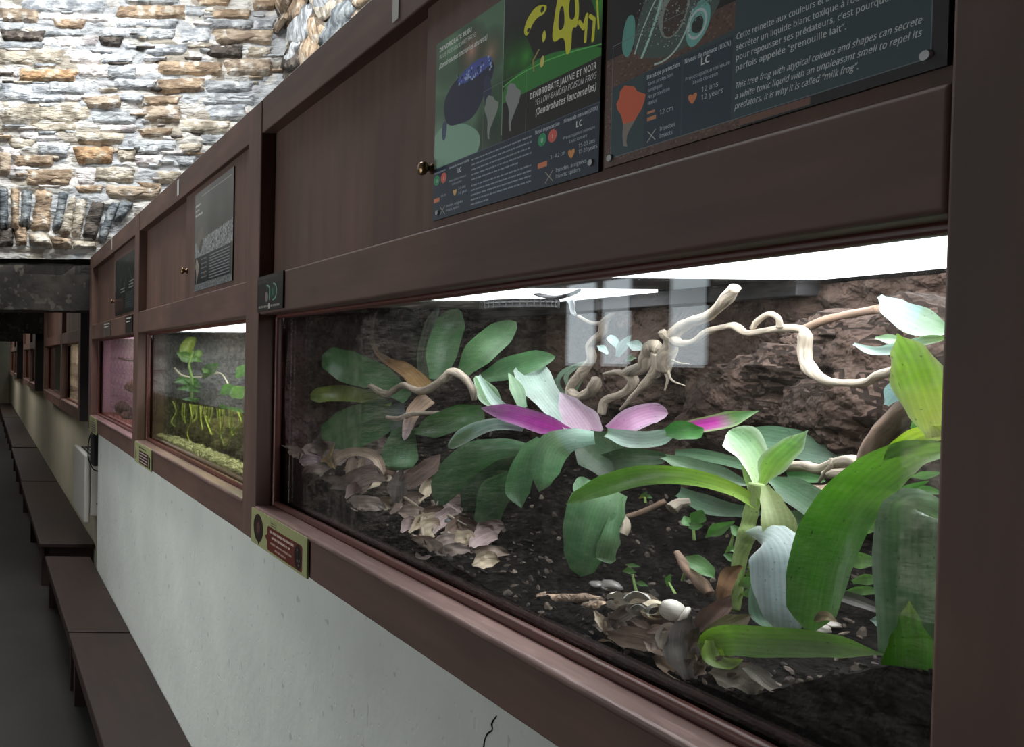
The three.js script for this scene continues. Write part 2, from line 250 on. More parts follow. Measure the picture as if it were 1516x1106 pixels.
// ---- stone end wall: mortar with every stone set in it
{
  const g = sheet(260, 200, (a, b) => { const x = LEFTX + a * (SIDEX + .05 - LEFTX), y = 2.16 + b * (ROOF - 2.16); return [x, y, ENDZ + .05 * (fbm(x * 8, y * 20, 5, 71) - .5) - .03 * Math.max(0, .16 - Math.abs(fbm(x * 5, y * 13, 4, 75) - .5)) / .16 * vnoise(x * 6, y * 9, 77), x, y]; });
  const w = struct('wall_end', mergeGeometries([g, box(LEFTX, SIDEX + .3, 2.17, ROOF, ENDZ - .45, ENDZ - .03, 'x', 0)]), M.mortar);
  function stone(q, kind, sd, h, wall = w) { // q: four corners in the wall plane (x, y), clockwise from top left; a rough face whose rim sinks into the mortar
    const wd = Math.hypot(q[1][0] - q[0][0], q[1][1] - q[0][1]), hd = Math.hypot(q[3][0] - q[0][0], q[3][1] - q[0][1]), na = wd > hd ? 12 : 6, nb = wd > hd ? 6 : 12, off = hash(sd, 2, 2) * 30, lean = .35 + .5 * hash(sd, 1, 8);
    const gg = sheet(na, nb, (a, b) => {
      const ja = a + (a > 0 && a < 1 ? .05 : .03) * (hash(Math.round(a * 99), Math.round(b * 99) + sd, 5) - .5), jb = b + .09 * (hash(Math.round(a * 99) + sd, Math.round(b * 99), 6) - .5);
      const top = [q[0][0] + (q[1][0] - q[0][0]) * ja, q[0][1] + (q[1][1] - q[0][1]) * ja], bot = [q[3][0] + (q[2][0] - q[3][0]) * ja, q[3][1] + (q[2][1] - q[3][1]) * ja];
      const x = bot[0] + (top[0] - bot[0]) * jb, y = bot[1] + (top[1] - bot[1]) * jb;
      const ea = Math.min(a, 1 - a) * 2 * Math.max(1, wd / hd * .7), eb = Math.min(b, 1 - b) * 2 * Math.max(1, hd / wd * .7), rim = Math.min(1, Math.min(ea, eb) * 2.2);
      const face = h * (1 + lean * (.5 - b)) + h * 1.1 * (fbm(x * 16 + off, y * 30 + off, 4, 73) - .5);
      return [x, y, ENDZ + (Math.min(ea, eb) < .01 ? -.028 : -.004 + (face + .004) * rim), x + off, y + off * .7];
    });
    const mats = STONE[kind]; part('stone', gg, mats[sd % mats.length], wall);
  }
  const px = (u, v) => { const p = atZ(u, v, ENDZ); return [p.x, p.y]; };
  const rows = `b 0 13 57 33|g 33 -3 155 18|p 58 20 170 29|b 78 29 128 43|g 0 33 35 46|d 0 46 67 61|g 48 41 130 54|g 0 62 70 71|p 80 54 146 68|t 0 72 97 95|p 100 76 148 93|o 30 103 116 119|p 112 96 166 113|g 0 121 70 149|g 72 121 126 140|g 152 80 202 93|g 158 97 205 116|g 150 43 184 55|d 150 55 182 65|b 172 8 275 27|g 182 -9 268 6|b 290 -4 342 7|g 272 9 308 22|b 312 15 372 28|g 305 29 378 42|g 172 29 264 40|g 182 42 262 56|g 266 42 310 64|b 316 44 404 64|g 215 66 280 79|d 305 67 358 85|b 236 92 330 110|b 332 88 402 111|b 234 117 304 134|g 300 120 378 135|p 182 95 234 113|g 168 118 230 131|g 300 138 376 152|t 0 150 135 182|g 38 141 92 151|b 122 142 182 158|t 48 184 116 194|g 136 166 206 182|p 32 197 110 207|t 110 197 186 211|g 56 211 104 230|t 14 206 50 220|o 108 217 167 242|p 3 219 30 233|b 24 232 80 243|p 14 246 44 262|b 40 250 107 274|p 113 247 142 275|t 142 247 202 268|b 0 226 14 258|b 110 276 154 284|b 156 276 240 293|b 216 143 270 155|b 214 156 268 180|g 308 155 364 176|t 265 178 342 197|b 207 191 256 200|g 190 208 262 222|t 232 254 268 270|g 300 200 332 214|p 202 230 242 244|t 268 214 300 226|p 86 140 120 148|p 8 98 30 112|g 120 224 104 236|t 365 70 402 84|b 372 0 410 14|d 408 10 432 32|g 378 30 408 42|g 172 140 212 150|p 142 186 200 193|g 206 216 236 226|t 172 220 200 240|g 262 232 288 246|b 206 272 236 280|p 240 200 262 206`.split('|');
  rows.forEach((s, i) => { const a = s.split(' '), [u0, v0, u1, v1] = a.slice(1).map(Number); if (u1 < u0) return; const sl = rr(-1.5, 1.5); stone([px(u0 - 5, v0 - sl - 3), px(u1 + 5, v0 + sl - 3), px(u1 - rr(-4, 6), v1 + sl + 3), px(u0 + rr(-4, 6), v1 - sl + 3)], a[0], i + 3, a[0] === 'p' ? .008 : 'bod'.includes(a[0]) ? rr(.016, .030) : rr(.009, .02)); });
  // thin slivers wedged into the joints
  for (let i = 0; i < 95; i++) { const u = rr(-10, 400), v = rr(-4, 276), L = rr(14, 46), hh = rr(3, 7); stone([px(u, v), px(u + L, v + rr(-1, 1)), px(u + L - 3, v + hh), px(u + 3, v + hh)], 'ggtpgbd'[i % 7], 500 + i, rr(.008, .02)); }
  // the flat arch of upright stones and the cobbles under it
  const arch = [['s', -16, 279, -2, 279, -4, 338, -16, 338], ['s', 0, 279, 12, 279, 12, 338, -1, 338], ['b', 17, 279, 28, 279, 27, 339, 18, 339], ['s', 33, 281, 48, 281, 43, 336, 30, 334], ['b', 53, 280, 80, 280, 74, 343, 46, 341], ['s', 88, 283, 103, 281, 90, 338, 77, 342], ['t', 104, 290, 113, 290, 103, 350, 86, 346], ['t', 114, 293, 130, 296, 118, 353, 105, 350], ['d', 137, 298, 156, 300, 141, 356, 120, 352], ['s', 166, 297, 178, 299, 154, 361, 143, 355], ['s', 180, 296, 200, 302, 176, 330, 168, 326],
    ['d', -2, 340, 19, 338, 20, 365, -2, 364], ['b', 21, 335, 38, 334, 41, 364, 24, 364], ['t', 43, 346, 72, 344, 78, 366, 43, 362], ['b', 76, 350, 104, 354, 106, 366, 80, 366], ['t', 108, 356, 142, 360, 142, 367, 108, 367], ['t', -30, 338, -5, 338, -5, 364, -30, 364]];
  arch.forEach((a, i) => stone([px(a[1] - 2, a[2] - 2), px(a[3] + 2, a[4] - 2), px(a[5] + 2, a[6] + 2), px(a[7] - 2, a[8] + 2)], a[0], i + 200, rr(.03, .05)));
  // the courses go on above and beside the picture
  const kinds = 'bgpgtbgp';
  for (let y = 3.82; y < ROOF - .06; y += .1) for (let x = -.3 + rr(0, .2); x < SIDEX - .3;) { const L = rr(.2, .42); stone([[x, y + .075], [x + L, y + .075], [x + L - .02, y], [x + .02, y]], kinds[Math.floor(rnd() * 8)], 300 + Math.floor(rnd() * 900), rr(.012, .03)); x += L + .03; }
  for (let y = 2.25; y < 3.8; y += .125) for (let x = -.95 + rr(0, .15); x < -.3;) { const L = Math.min(rr(.2, .42), .02 - x); stone([[x, y + .09], [x + L, y + .09], [x + L - .02, y], [x + .02, y]], kinds[Math.floor(rnd() * 8)], 300 + Math.floor(rnd() * 900), rr(.012, .03)); x += L + .03; }
  // ---- side wall behind the cabinets, larger rubble
  const sg = sheet(90, 60, (a, b) => { const z = ENDZ + a * 6.9, y = 1.9 + b * (ROOF - 1.9); return [SIDEX + .05 * (fbm(z * 5, y * 6, 4, 91) - .5), y, z, z, y]; });
  sg.index.array.reverse(); sg.computeVertexNormals();
  const sw = struct('wall_side', mergeGeometries([sg, box(SIDEX + .06, SIDEX + .3, 0, ROOF, -6, 2.4, 'z', 0)]), M.mortar);
  const rub = [['b', 410, 4, 436, 34, 1], ['t', 440, 62, 462, 70, 0], ['d', 428, 54, 458, 66, .3], ['d', 424, 86, 456, 104, .3], ['b', 458, 38, 490, 84, .7], ['g', 436, 30, 470, 52, .5], ['b', 530, -14, 560, 12, .8], ['s', 492, 16, 530, 44, .6], ['t', 470, -10, 515, 34, .4], ['g', 430, 70, 455, 84, .4], ['t', 560, -40, 600, -8, .5], ['b', 440, -30, 468, 0, .5], ['g', 480, -50, 530, -18, .5]];
  rub.forEach(([k, u0, v0, u1, v1, h], i) => { const A = at(u0, v0, SIDEX), B = at(u1, v1, SIDEX), c = A.clone().add(B).multiplyScalar(.5), gz = Math.abs(B.z - A.z) / 2, gy = Math.abs(A.y - B.y) / 2; part('stone', lump([SIDEX, c.y, c.z], [.03 + .04 * h, gy * 1.0, Math.max(.09, gz * 1.15)], 31 + i, .95, 4), STONE[k][0], sw); });
  for (let y = 2.25; y < 4.2; y += .17) for (let z = -5.25; z < -1.2; z += rr(.27, .42)) if (y < 3.02 || z > -3.9) part('stone', lump([SIDEX, y + rr(-.02, .02), z], [rr(.03, .055), rr(.06, .085), rr(.12, .19)], Math.floor(z * 90 + y * 200) + 600, .7, 1), STONE[kinds[Math.floor(rnd() * 8)]][0], sw);
}
// ---- lintels over the passage, its ceiling and the jamb behind the cabinets
{
  const lint = (z, y0, y1, sd) => { // a rough-hewn block with worn edges
    const g = new THREE.BoxGeometry(1.9, y1 - y0, .4, 24, 6, 4), p = g.attributes.position;
    g.translate(-.15, (y0 + y1) / 2, z - .2);
    for (let i = 0; i < p.count; i++) { const x = p.getX(i), y = p.getY(i), zz = p.getZ(i); const e = (y > y1 - .01 && zz > z - .01) ? .055 : 0; p.setXYZ(i, x, y - e + .02 * (fbm(x * 4, zz * 5, 3, sd) - .5), zz - e + .02 * (fbm(x * 5, y * 7, 3, sd + 5) - .5)); }
    g.computeVertexNormals(); return uvm(g, 'x');
  };
  struct('trim_1', lint(ENDZ + .03, 1.84, 2.172, 5), M.beam);
  struct('trim_2', lint(-10.4, 1.83, 2.32, 9), M.beam);
  struct('trim_3', lint(-16.2, 1.83, 2.32, 12), M.beam);
  struct('wall_jamb', mergeGeometries([box(.8, SIDEX + .3, 0, 2.2, ENDZ - .45, ENDZ, 'x', 0), box(LEFTX, -.95, 0, 2.2, ENDZ - .45, ENDZ, 'x', 0)]), M.schist);
  struct('wall_far', box(-1.3, 1, 0, 2.4, -25.8, -25.5, 'x', 0), M.oldPlaster);
  { // unseen glowing roof panes and lights, added to brighten the passage
    const wz = [[-8.6, -7.4], [-14.2, -12.6], [-20.5, -18.5]], L = [box(-1.1, -.75, 2.3, 2.45, -25.8, ENDZ - .38, 'z', 0), box(.05, .95, 2.3, 2.45, -25.8, ENDZ - .38, 'z', 0)]; let e = ENDZ - .38;
    wz.forEach(([a, b], i) => { L.push(box(-.75, .05, 2.3, 2.45, b, e, 'z', 0)); e = a; struct('window_' + (5 + i), box(-.75, .05, 2.34, 2.36, a, b, 'z', 0), std({ color: 0x222222, emissive: new THREE.Color(1, .97, .9), emissiveIntensity: PASSAGE_FILL })); areaLight(.8, b - a, [-.35, 2.33, (a + b) / 2], [-.35, 0, (a + b) / 2], new THREE.Color(1, .96, .88), PASSAGE_FILL, 'passage_fill_' + i); });
    L.push(box(-.75, .05, 2.3, 2.45, -25.8, e, 'z', 0)); struct('ceiling_passage', mergeGeometries(L), M.oldPlaster);
    struct('wall_passage_left', box(-1.1, -.95, 0, 2.4, -25.5, ENDZ - .45, 'z', 0), M.schist);
  }
}
// crack in the plaster below the large cabinet
{
  const c = [[735, 1060], [728, 1072], [729, 1080], [722, 1086], [718, 1094], [716, 1106]].map(([u, v]) => at(u, v, WALLX - .0005));
  part('crack', limb(c, c.map((_, i) => i % 2 ? .0012 : .0007), { sides: 5, seg: 3 }), M.black, scene.getObjectByName('wall_lower'));
}

// ------------------------------------------------------------------ the cabinets
const FX = .65; // front plane
function cabinet(zf, zn, mid, label, { post = true, simple = false, y = 0 } = {}) {
  const c = thing('vivarium_cabinet', label, 'cabinet', [FX, 1.117, (zf + zn) / 2], 'brown wooden vivarium cabinets in a row');
  if (post) part('post', box(FX - .002, FX + .05, 1.117, 2.16, zf - .1, zf, 'y', .004), M.wood, c);
  part('top_rail', box(FX, FX + .04, 2.08, 2.162, zf, zn), M.wood, c);
  part('middle_rail', box(FX, FX + .055, 1.654, 1.743, zf, zn, 'z', .005), M.wood, c);
  part('bottom_rail', box(FX, FX + .04, 1.117, 1.193, zf, zn), M.wood, c);
  part('sill', box(FX - .004, FX + .045, 1.190, 1.203, zf, zn, 'z', .006), M.litSillWood, c);
  // beads around the glass
  const bead = (g) => part('glazing_bead', g, M.beadWood, c);
  bead(box(.688, .704, 1.200, 1.2165, zf, zn, 'z', .007)); bead(box(.686, .704, 1.2, 1.654, zf, zf + .016, 'y', .007)); bead(box(.686, .704, 1.2, 1.654, zn - .016, zn, 'y', .007)); bead(box(.688, .704, 1.645, 1.656, zf, zn, 'z', .005));
  part('glass_pane', box(.706, .710, 1.206, 1.66, zf + .004, zn - .004, 'z', 0), M.glass, c);
  // sliding doors in the upper part
  part('back_door', box(.682, .695, 1.743, 2.085, zf, mid + .03, 'y', .002), M.wood, c);
  const d = part('front_door', box(.664, .678, 1.745, 2.082, mid, zn, 'y', .002), M.wood, c);
  if (!simple) {
    const k = new THREE.LatheGeometry([[0, 0], [.0075, 0], [.0085, .002], [.0045, .005], [.0045, .009], [.0095, .013], [.0105, .017], [.008, .021], [0, .022]].map((p) => new THREE.Vector2(...p)), 20);
    k.rotateZ(Math.PI / 2); k.translate(.664, 1.835, mid + .028); part('knob', k, M.brass, d, 'small round brass knob');
  }
  // carcass: top, bottom, back and partition, painted dark inside
  part('top_panel', box(FX + .04, 1.22, 2.14, 2.16, zf - .1, zn, 'z', 0), M.carcass, c);
  part('shelf_panel', box(.70, 1.22, 1.70, 1.72, zf - .06, zn, 'z', 0), M.carcass, c);
  part('bottom_panel', box(FX + .04, 1.22, 1.12, 1.15, zf - .1, zn, 'z', 0), M.carcass, c);
  part('back_panel', box(1.22, 1.235, 1.12, 2.16, zf - .1, zn, 'z', 0), M.carcass, c);
  part('partition', box(FX + .05, 1.22, 1.15, 2.14, zf - .06, zf - .02, 'y', 0), M.carcass, c);
  return c;
}
const cabA = cabinet(-2.045, -.586, -1.315, 'brown cabinet with the largest window, bromeliads behind the glass and two frog posters');
const cabB = cabinet(-3.637, -2.145, -2.86, 'brown cabinet holding the half-filled water tank with hanging roots');
const cabC = cabinet(-5.2, -3.735, -4.43, 'brown cabinet holding the pink-lit tank, beside the stone lintel');
part('post', box(FX - .002, FX + .05, 1.117, 2.16, -.586, -.486, 'y', .004), M.wood, cabA);
part('partition', box(FX + .05, 1.22, 1.15, 2.14, -.556, -.52, 'y', 0), M.carcass, cabA);
part('end_panel', box(FX, 1.235, 1.117, 2.16, -5.32, -5.3, 'y', 0), M.carcass, cabC);
// cabinets further along the passage
const farC = [[-7.15, -5.9, -6.55], [-9.2, -7.3, -8.3], [-12.0, -10.9, -11.5], [-14.0, -12.15, -13.1], [-18.2, -16.8, -17.5], [-21, -18.4, -19.5]].map(([a, b, m], i) => {
  const c = cabinet(a, b, m, ['dark cabinet with a pale stone-lined tank in the far passage', 'dark cabinet behind the stone-lined tank in the far passage', 'brown cabinet just beyond the second lintel', 'brown cabinet, second one beyond the second lintel', 'small brown cabinet beyond the third lintel', 'brown cabinet farthest along the passage'][i], { simple: true });
  if (i % 2 === 0) { part('post', box(FX - .002, FX + .05, 1.117, 2.16, b, b + .1, 'y', .004), M.wood, c); part('end_panel', box(FX, 1.235, 1.117, 2.16, b + .1, b + .115, 'y', 0), M.carcass, c); }
  return c;
});

// ---- lamps: a glowing panel in each lid with a light just under it
function lampPanel(name, label, x0, x1, y, z0, z1, color, glow, power, group) {
  const t = thing(name, label, 'lamp', [(x0 + x1) / 2, y, (z0 + z1) / 2], group);
  part('diffuser', box(x0, x1, y, y + .006, z0, z1, 'z', 0), std({ color: 0x333333, emissive: color, emissiveIntensity: glow }), t);
  part('housing', box(x0 - .006, x1 + .006, y + .0065, y + .028, z0 - .006, z1 + .006, 'z', 0), M.dark, t);
  areaLight(x1 - x0 - .01, z1 - z0 - .01, [(x0 + x1) / 2, y - .004, (z0 + z1) / 2], [(x0 + x1) / 2, y - 1, (z0 + z1) / 2], color, power, name + '_light');
  return t;
}
const COOL = new THREE.Color(.92, .97, 1.0);
lampPanel('lamp_panel', 'large white light panel in the lid above the leafy right-hand plants', .735, 1.155, 1.668, -1.2, -.6, COOL, 3, TANK_LAMP, 'light panels in the big vivarium lid');
lampPanel('lamp_panel', 'narrower white light panel in the lid, beside the black mesh vent', .735, 1.12, 1.668, -1.68, -1.44, COOL, 3, TANK_LAMP * .6, 'light panels in the big vivarium lid');
lampPanel('lamp_panel', 'white light panel above the half-filled water tank', .74, 1.1, 1.655, -3.4, -2.2, new THREE.Color(.95, 1, 1), 3, 8);
lampPanel('lamp_panel', 'pink light panel above the tank beside the stone lintel', .74, 1.1, 1.66, -5.0, -3.8, new THREE.Color(1, .62, .82), 1.2, 1.9);
lampPanel('lamp_panel', 'white light panel above the stone-lined tank in the passage', .74, 1.1, 1.66, -7.0, -5.95, new THREE.Color(1, .97, .9), 1.5, 4.5);
lampPanel('lamp_panel', 'warm light panel in the tank just beyond the second lintel', .74, 1.1, 1.66, -11.9, -10.95, new THREE.Color(1, .95, .88), 1.5, 5);
lampPanel('lamp_panel', 'warm light panel in the tank beyond the third lintel', .74, 1.1, 1.66, -18.1, -16.9, new THREE.Color(1, .95, .85), 1.5, 5);

// ------------------------------------------------------------------ posters, plaques, tags
function canvasTex(w, h, draw, ink = 1) { const c = document.createElement('canvas'); c.width = w; c.height = h; const g = c.getContext('2d'); draw(g, w, h); if (ink !== 1) { const d = g.getImageData(0, 0, w, h); for (let i = 0; i < d.data.length; i++) if (i % 4 < 3) d.data[i] = Math.min(255, d.data[i] * ink); g.putImageData(d, 0, 0); } const t = new THREE.CanvasTexture(c); t.colorSpace = THREE.SRGBColorSpace; t.magFilter = THREE.LinearFilter; return t; }
function print(z0, z1, y0, y1, x, t, rough = .35) { const g = new THREE.PlaneGeometry(z1 - z0, y1 - y0); g.rotateY(-Math.PI / 2); g.translate(x, (y0 + y1) / 2, (z0 + z1) / 2); return [g, std({ map: t, roughness: rough })]; }
// a line of print too small to read in the photograph: word-sized strokes
const dash = (g, x, y, w, size, color) => { g.fillStyle = color; let q = x, i = 0; while (q < x + w - size * .4) { const L = Math.min(x + w - q, size * (.8 + 2.2 * hash(i++, Math.round(x + y), 91))); g.fillRect(q, y - size * .55, L, size * .5); q += L + size * .35; } };
const T = (g, s, x, y, size, color = '#b9bcc0', style = '', maxw) => { g.fillStyle = color; g.font = style + ' ' + size + 'px sans-serif'; maxw ? g.fillText(s, x, y, maxw) : g.fillText(s, x, y); };
function heart(g, x, y, s, c) { g.fillStyle = c; g.beginPath(); g.moveTo(x, y + s); g.bezierCurveTo(x - s * 1.5, y - s * .1, x - s * .8, y - s * 1.1, x, y - s * .35); g.bezierCurveTo(x + s * .8, y - s * 1.1, x + s * 1.5, y - s * .1, x, y + s); g.fill(); }
function southAmerica(g, x, y, w, h, c, c2) {
  const P = [[.3, 0], [.5, .05], [.62, .08], [.72, .17], [1, .27], [.97, .36], [.88, .48], [.72, .58], [.62, .66], [.5, .74], [.42, .82], [.4, .92], [.44, 1], [.3, .97], [.26, .8], [.27, .6], [.2, .46], [.06, .34], [.02, .24], [.12, .16], [.14, .06]];
  const path = () => { g.beginPath(); P.forEach(([a, b], i) => g[i ? 'lineTo' : 'moveTo'](x + a * w, y + b * h)); g.closePath(); };
  g.fillStyle = c; path(); g.fill();
  if (c2) { g.save(); path(); g.clip(); g.fillStyle = c2; g.fillRect(x, y, w, h * .62); g.restore(); }
}
function blob(g, pts, c) { g.fillStyle = c; g.beginPath(); pts.forEach((p, i) => { const q = pts[(i + 1) % pts.length]; const mx = (p[0] + q[0]) / 2, my = (p[1] + q[1]) / 2; i ? g.quadraticCurveTo(p[0], p[1], mx, my) : g.moveTo(mx, my); }); g.quadraticCurveTo(pts[0][0], pts[0][1], (pts[0][0] + pts[1][0]) / 2, (pts[0][1] + pts[1][1]) / 2); g.closePath(); g.fill(); }
function soft(g, x, y, r, c) { const q = g.createRadialGradient(x, y, 0, x, y, r); q.addColorStop(0, c); q.addColorStop(1, 'rgba(0,0,0,0)'); g.fillStyle = q; g.fillRect(x - r, y - r, 2 * r, 2 * r); }
const BLUE = '#26303c', ink = '#9aa1aa';
function footer(g, w, h, x) { // the two status columns of one species
  const S = w;
  g.fillStyle = '#2f7d55'; g.beginPath(); g.arc(x + .025 * S, .813 * h, .022 * S, 0, 7); g.fill(); T(g, 'U', x + .018 * S, .822 * h, 20, '#cfd8d2');
  g.fillStyle = '#b0524a'; g.beginPath(); g.arc(x + .08 * S, .813 * h, .022 * S, 0, 7); g.fill(); T(g, '!', x + .076 * S, .822 * h, 20, '#e2d2cf');
}
const poster1 = canvasTex(1024, 908, (g, w, h) => {
  g.fillStyle = '#2b3a33'; g.fillRect(0, 0, w, h);
  const U = (u) => u * w, V = (v) => v * h;
  // left picture: blue frog on blurred greens
  g.save(); g.beginPath(); g.rect(0, V(.15), U(.483), V(.61)); g.clip();
  g.fillStyle = '#4c6552'; g.fillRect(0, 0, w, h);
  soft(g, U(.12), V(.22), 190, 'rgba(96,132,104,.9)'); soft(g, U(.27), V(.3), 120, 'rgba(166,120,108,.9)'); soft(g, U(.4), V(.36), 110, 'rgba(150,112,98,.8)'); soft(g, U(.02), V(.65), 220, 'rgba(150,180,160,.9)'); soft(g, U(.46), V(.62), 160, 'rgba(44,86,56,.95)'); soft(g, U(.38), V(.75), 150, 'rgba(60,72,66,.9)');
  blob(g, [[U(-.02), V(.6)], [U(.1), V(.56)], [U(.27), V(.62)], [U(.36), V(.7)], [U(.3), V(.8)], [U(-.02), V(.8)]], '#6f8e7c');
  blob(g, [[U(.06), V(.46)], [U(.13), V(.4)], [U(.2), V(.38)], [U(.31), V(.36)], [U(.42), V(.39)], [U(.43), V(.45)], [U(.36), V(.53)], [U(.3), V(.6)], [U(.2), V(.6)], [U(.09), V(.58)]], '#22283a');
  blob(g, [[U(.16), V(.39)], [U(.27), V(.355)], [U(.38), V(.36)], [U(.43), V(.4)], [U(.34), V(.425)], [U(.2), V(.43)]], '#3d4a86');
  for (let i = 0; i < 40; i++) { g.fillStyle = i % 3 ? '#7f8fd0' : '#1c2238'; g.beginPath(); g.arc(U(.17 + .25 * hash(i, 1, 1)), V(.37 + .06 * hash(i, 2, 1)), 3 + 5 * hash(i, 3, 1), 0, 7); g.fill(); }
  blob(g, [[U(.35), V(.45)], [U(.4), V(.44)], [U(.42), V(.56)], [U(.37), V(.58)]], '#2a3146'); blob(g, [[U(.06), V(.55)], [U(.1), V(.55)], [U(.09), V(.64)], [U(.06), V(.64)]], '#39415a');
  T(g, 'DENDROBATE BLEU', U(.025), V(.215), 27, '#b8c2ba', 'bold', U(.3)); T(g, 'BLUE POISON DART FROG', U(.025), V(.248), 24, '#a9b4ac', '', U(.3)); T(g, '(Dendrobates tinctorius azureus)', U(.025), V(.292), 28, '#c2cac4', 'italic bold', U(.35));
  dash(g, U(.2), V(.168), U(.25), 13, '#98a39a');
  g.restore();
  g.fillStyle = '#7f8f84'; g.fillRect(U(.481), V(.15), 3, V(.58));
  // right picture: black and yellow frog on a green leaf
  g.save(); g.beginPath(); g.rect(U(.486), 0, U(.52), V(.76)); g.clip();
  g.fillStyle = '#26272a'; g.fillRect(U(.486), 0, w, h);
  soft(g, U(.97), V(.26), 300, 'rgba(44,118,44,1)'); soft(g, U(.99), V(.42), 200, 'rgba(50,124,48,1)'); soft(g, U(.54), V(.45), 170, 'rgba(46,122,48,1)'); soft(g, U(.62), V(.46), 140, 'rgba(52,126,50,1)'); 
  blob(g, [[U(.48), V(.53)], [U(.6), V(.505)], [U(.72), V(.49)], [U(.86), V(.52)], [U(1.02), V(.57)], [U(1.02), V(.64)], [U(.7), V(.6)], [U(.48), V(.66)]], '#2c6a31');
  g.strokeStyle = '#4d9a4f'; g.lineWidth = 5; g.beginPath(); g.moveTo(U(.48), V(.535)); g.quadraticCurveTo(U(.66), V(.485), U(1), V(.56)); g.stroke();
  g.fillStyle = '#1d1d1f'; g.fillRect(U(.486), V(.6), w, h);
  blob(g, [[U(.6), V(.34)], [U(.64), V(.28)], [U(.73), V(.27)], [U(.82), V(.26)], [U(.92), V(.33)], [U(.98), V(.45)], [U(.97), V(.54)], [U(.88), V(.53)], [U(.74), V(.49)], [U(.68), V(.5)], [U(.64), V(.42)]], '#1b1a1c');
  const Y = '#c0ad34'; g.lineCap = 'round'; g.lineJoin = 'round';
  const band = (pts, lw, c = Y) => { g.strokeStyle = c; g.lineWidth = lw; g.beginPath(); pts.forEach(([a, b], i) => g[i ? 'lineTo' : 'moveTo'](U(a), V(b))); g.stroke(); };
  blob(g, [[U(.6), V(.36)], [U(.615), V(.315)], [U(.66), V(.285)], [U(.7), V(.29)], [U(.735), V(.31)], [U(.715), V(.335)], [U(.68), V(.33)], [U(.65), V(.345)], [U(.625), V(.385)]], Y);
  g.fillStyle = '#1b1a1c'; g.beginPath(); g.arc(U(.705), V(.312), 10, 0, 7); g.fill(); g.beginPath(); g.arc(U(.63), V(.36), 8, 0, 7); g.fill();
  blob(g, [[U(.755), V(.47)], [U(.77), V(.36)], [U(.795), V(.26)], [U(.815), V(.29)], [U(.84), V(.26)], [U(.88), V(.3)], [U(.895), V(.4)], [U(.885), V(.46)], [U(.86), V(.44)], [U(.86), V(.53)], [U(.832), V(.54)], [U(.825), V(.455)]], Y);
  blob(g, [[U(.79), V(.42)], [U(.795), V(.35)], [U(.815), V(.34)], [U(.825), V(.42)], [U(.805), V(.435)]], '#1b1a1c'); blob(g, [[U(.842), V(.4)], [U(.845), V(.33)], [U(.87), V(.33)], [U(.876), V(.41)], [U(.86), V(.42)]], '#1b1a1c');
  band([[.895, .44], [.915, .47], [.93, .43]], 15); band([[.93, .43], [.925, .52]], 13); band([[.945, .44], [.965, .46], [.96, .53]], 14); band([[.975, .4], [.985, .5]], 8);
  blob(g, [[U(.705), V(.41)], [U(.722), V(.39)], [U(.73), V(.43)], [U(.71), V(.445)]], Y); blob(g, [[U(.7), V(.5)], [U(.72), V(.485)], [U(.722), V(.53)], [U(.7), V(.535)]], '#b3a25a'); band([[.69, .46], [.66, .49], [.665, .53]], 8, '#7d7440');
  T(g, 'DENDROBATE JAUNE ET NOIR', U(.645), V(.636), 31, '#cfd0d2', 'bold', U(.335)); T(g, 'YELLOW-BANDED POISON FROG', U(.675), V(.67), 28, '#c0c2c4', 'italic', U(.305)); T(g, '(Dendrobates leucomelas)', U(.68), V(.71), 33, '#cfd0d2', 'italic bold', U(.3));
  g.restore();
  g.strokeStyle = 'rgba(120,140,126,.5)'; g.lineWidth = 2; g.strokeRect(U(.36), V(.51), U(.265), V(.25));
  southAmerica(g, U(.365), V(.535), U(.095), V(.19), '#707672'); southAmerica(g, U(.5), V(.53), U(.095), V(.2), '#747678');
  // status strip
  g.fillStyle = BLUE; g.fillRect(0, V(.757), w, h); g.fillStyle = '#4b5865'; g.fillRect(0, V(.757), w, 2);
  T(g, 'Statut de protection', U(.005), V(.783), 13, ink, 'bold', U(.09)); T(g, 'Niveau de menace (UICN)', U(.12), V(.783), 13, ink, 'bold', U(.15)); T(g, 'Statut de protection', U(.68), V(.783), 17, ink, 'bold', U(.13)); T(g, 'Niveau de menace (UICN)', U(.83), V(.783), 17, ink, 'bold', U(.16));
  footer(g, w, h, U(0)); footer(g, w, h, U(.695));
  T(g, 'LC', U(.185), V(.815), 26, '#b4bac2', 'bold'); T(g, 'LC', U(.89), V(.817), 28, '#c0c6cc', 'bold'); T(g, 'Préoccupation mineure', U(.12), V(.845), 13, ink, '', U(.13)); T(g, 'Préoccupation mineure', U(.83), V(.845), 15, ink, '', U(.15)); T(g, 'Least concern', U(.145), V(.862), 12, ink); T(g, 'Least concern', U(.86), V(.864), 14, ink);
  heart(g, U(.169), V(.897), 16, '#b08a52'); heart(g, U(.872), V(.902), 19, '#b5774a'); T(g, '5-8 ans', U(.195), V(.893), 17, ink); T(g, '5-8 years', U(.195), V(.915), 17, ink); T(g, '15-20 ans', U(.905), V(.893), 18, ink); T(g, '15-20 years', U(.905), V(.915), 18, ink, '', U(.088));
  g.fillStyle = '#a8674a'; g.fillRect(U(.005), V(.897), U(.045), V(.02)); g.fillRect(U(.7), V(.9), U(.05), V(.02)); T(g, '3-5 cm', U(.06), V(.9), 14, ink); T(g, '3 - 4,2 cm', U(.765), V(.9), 18, ink);
  g.strokeStyle = '#8d8576'; g.lineWidth = 3; for (const x of [.075, .762]) { g.beginPath(); g.moveTo(U(x - .02), V(.942)); g.lineTo(U(x + .02), V(.984)); g.moveTo(U(x + .02), V(.942)); g.lineTo(U(x - .02), V(.984)); g.stroke(); }
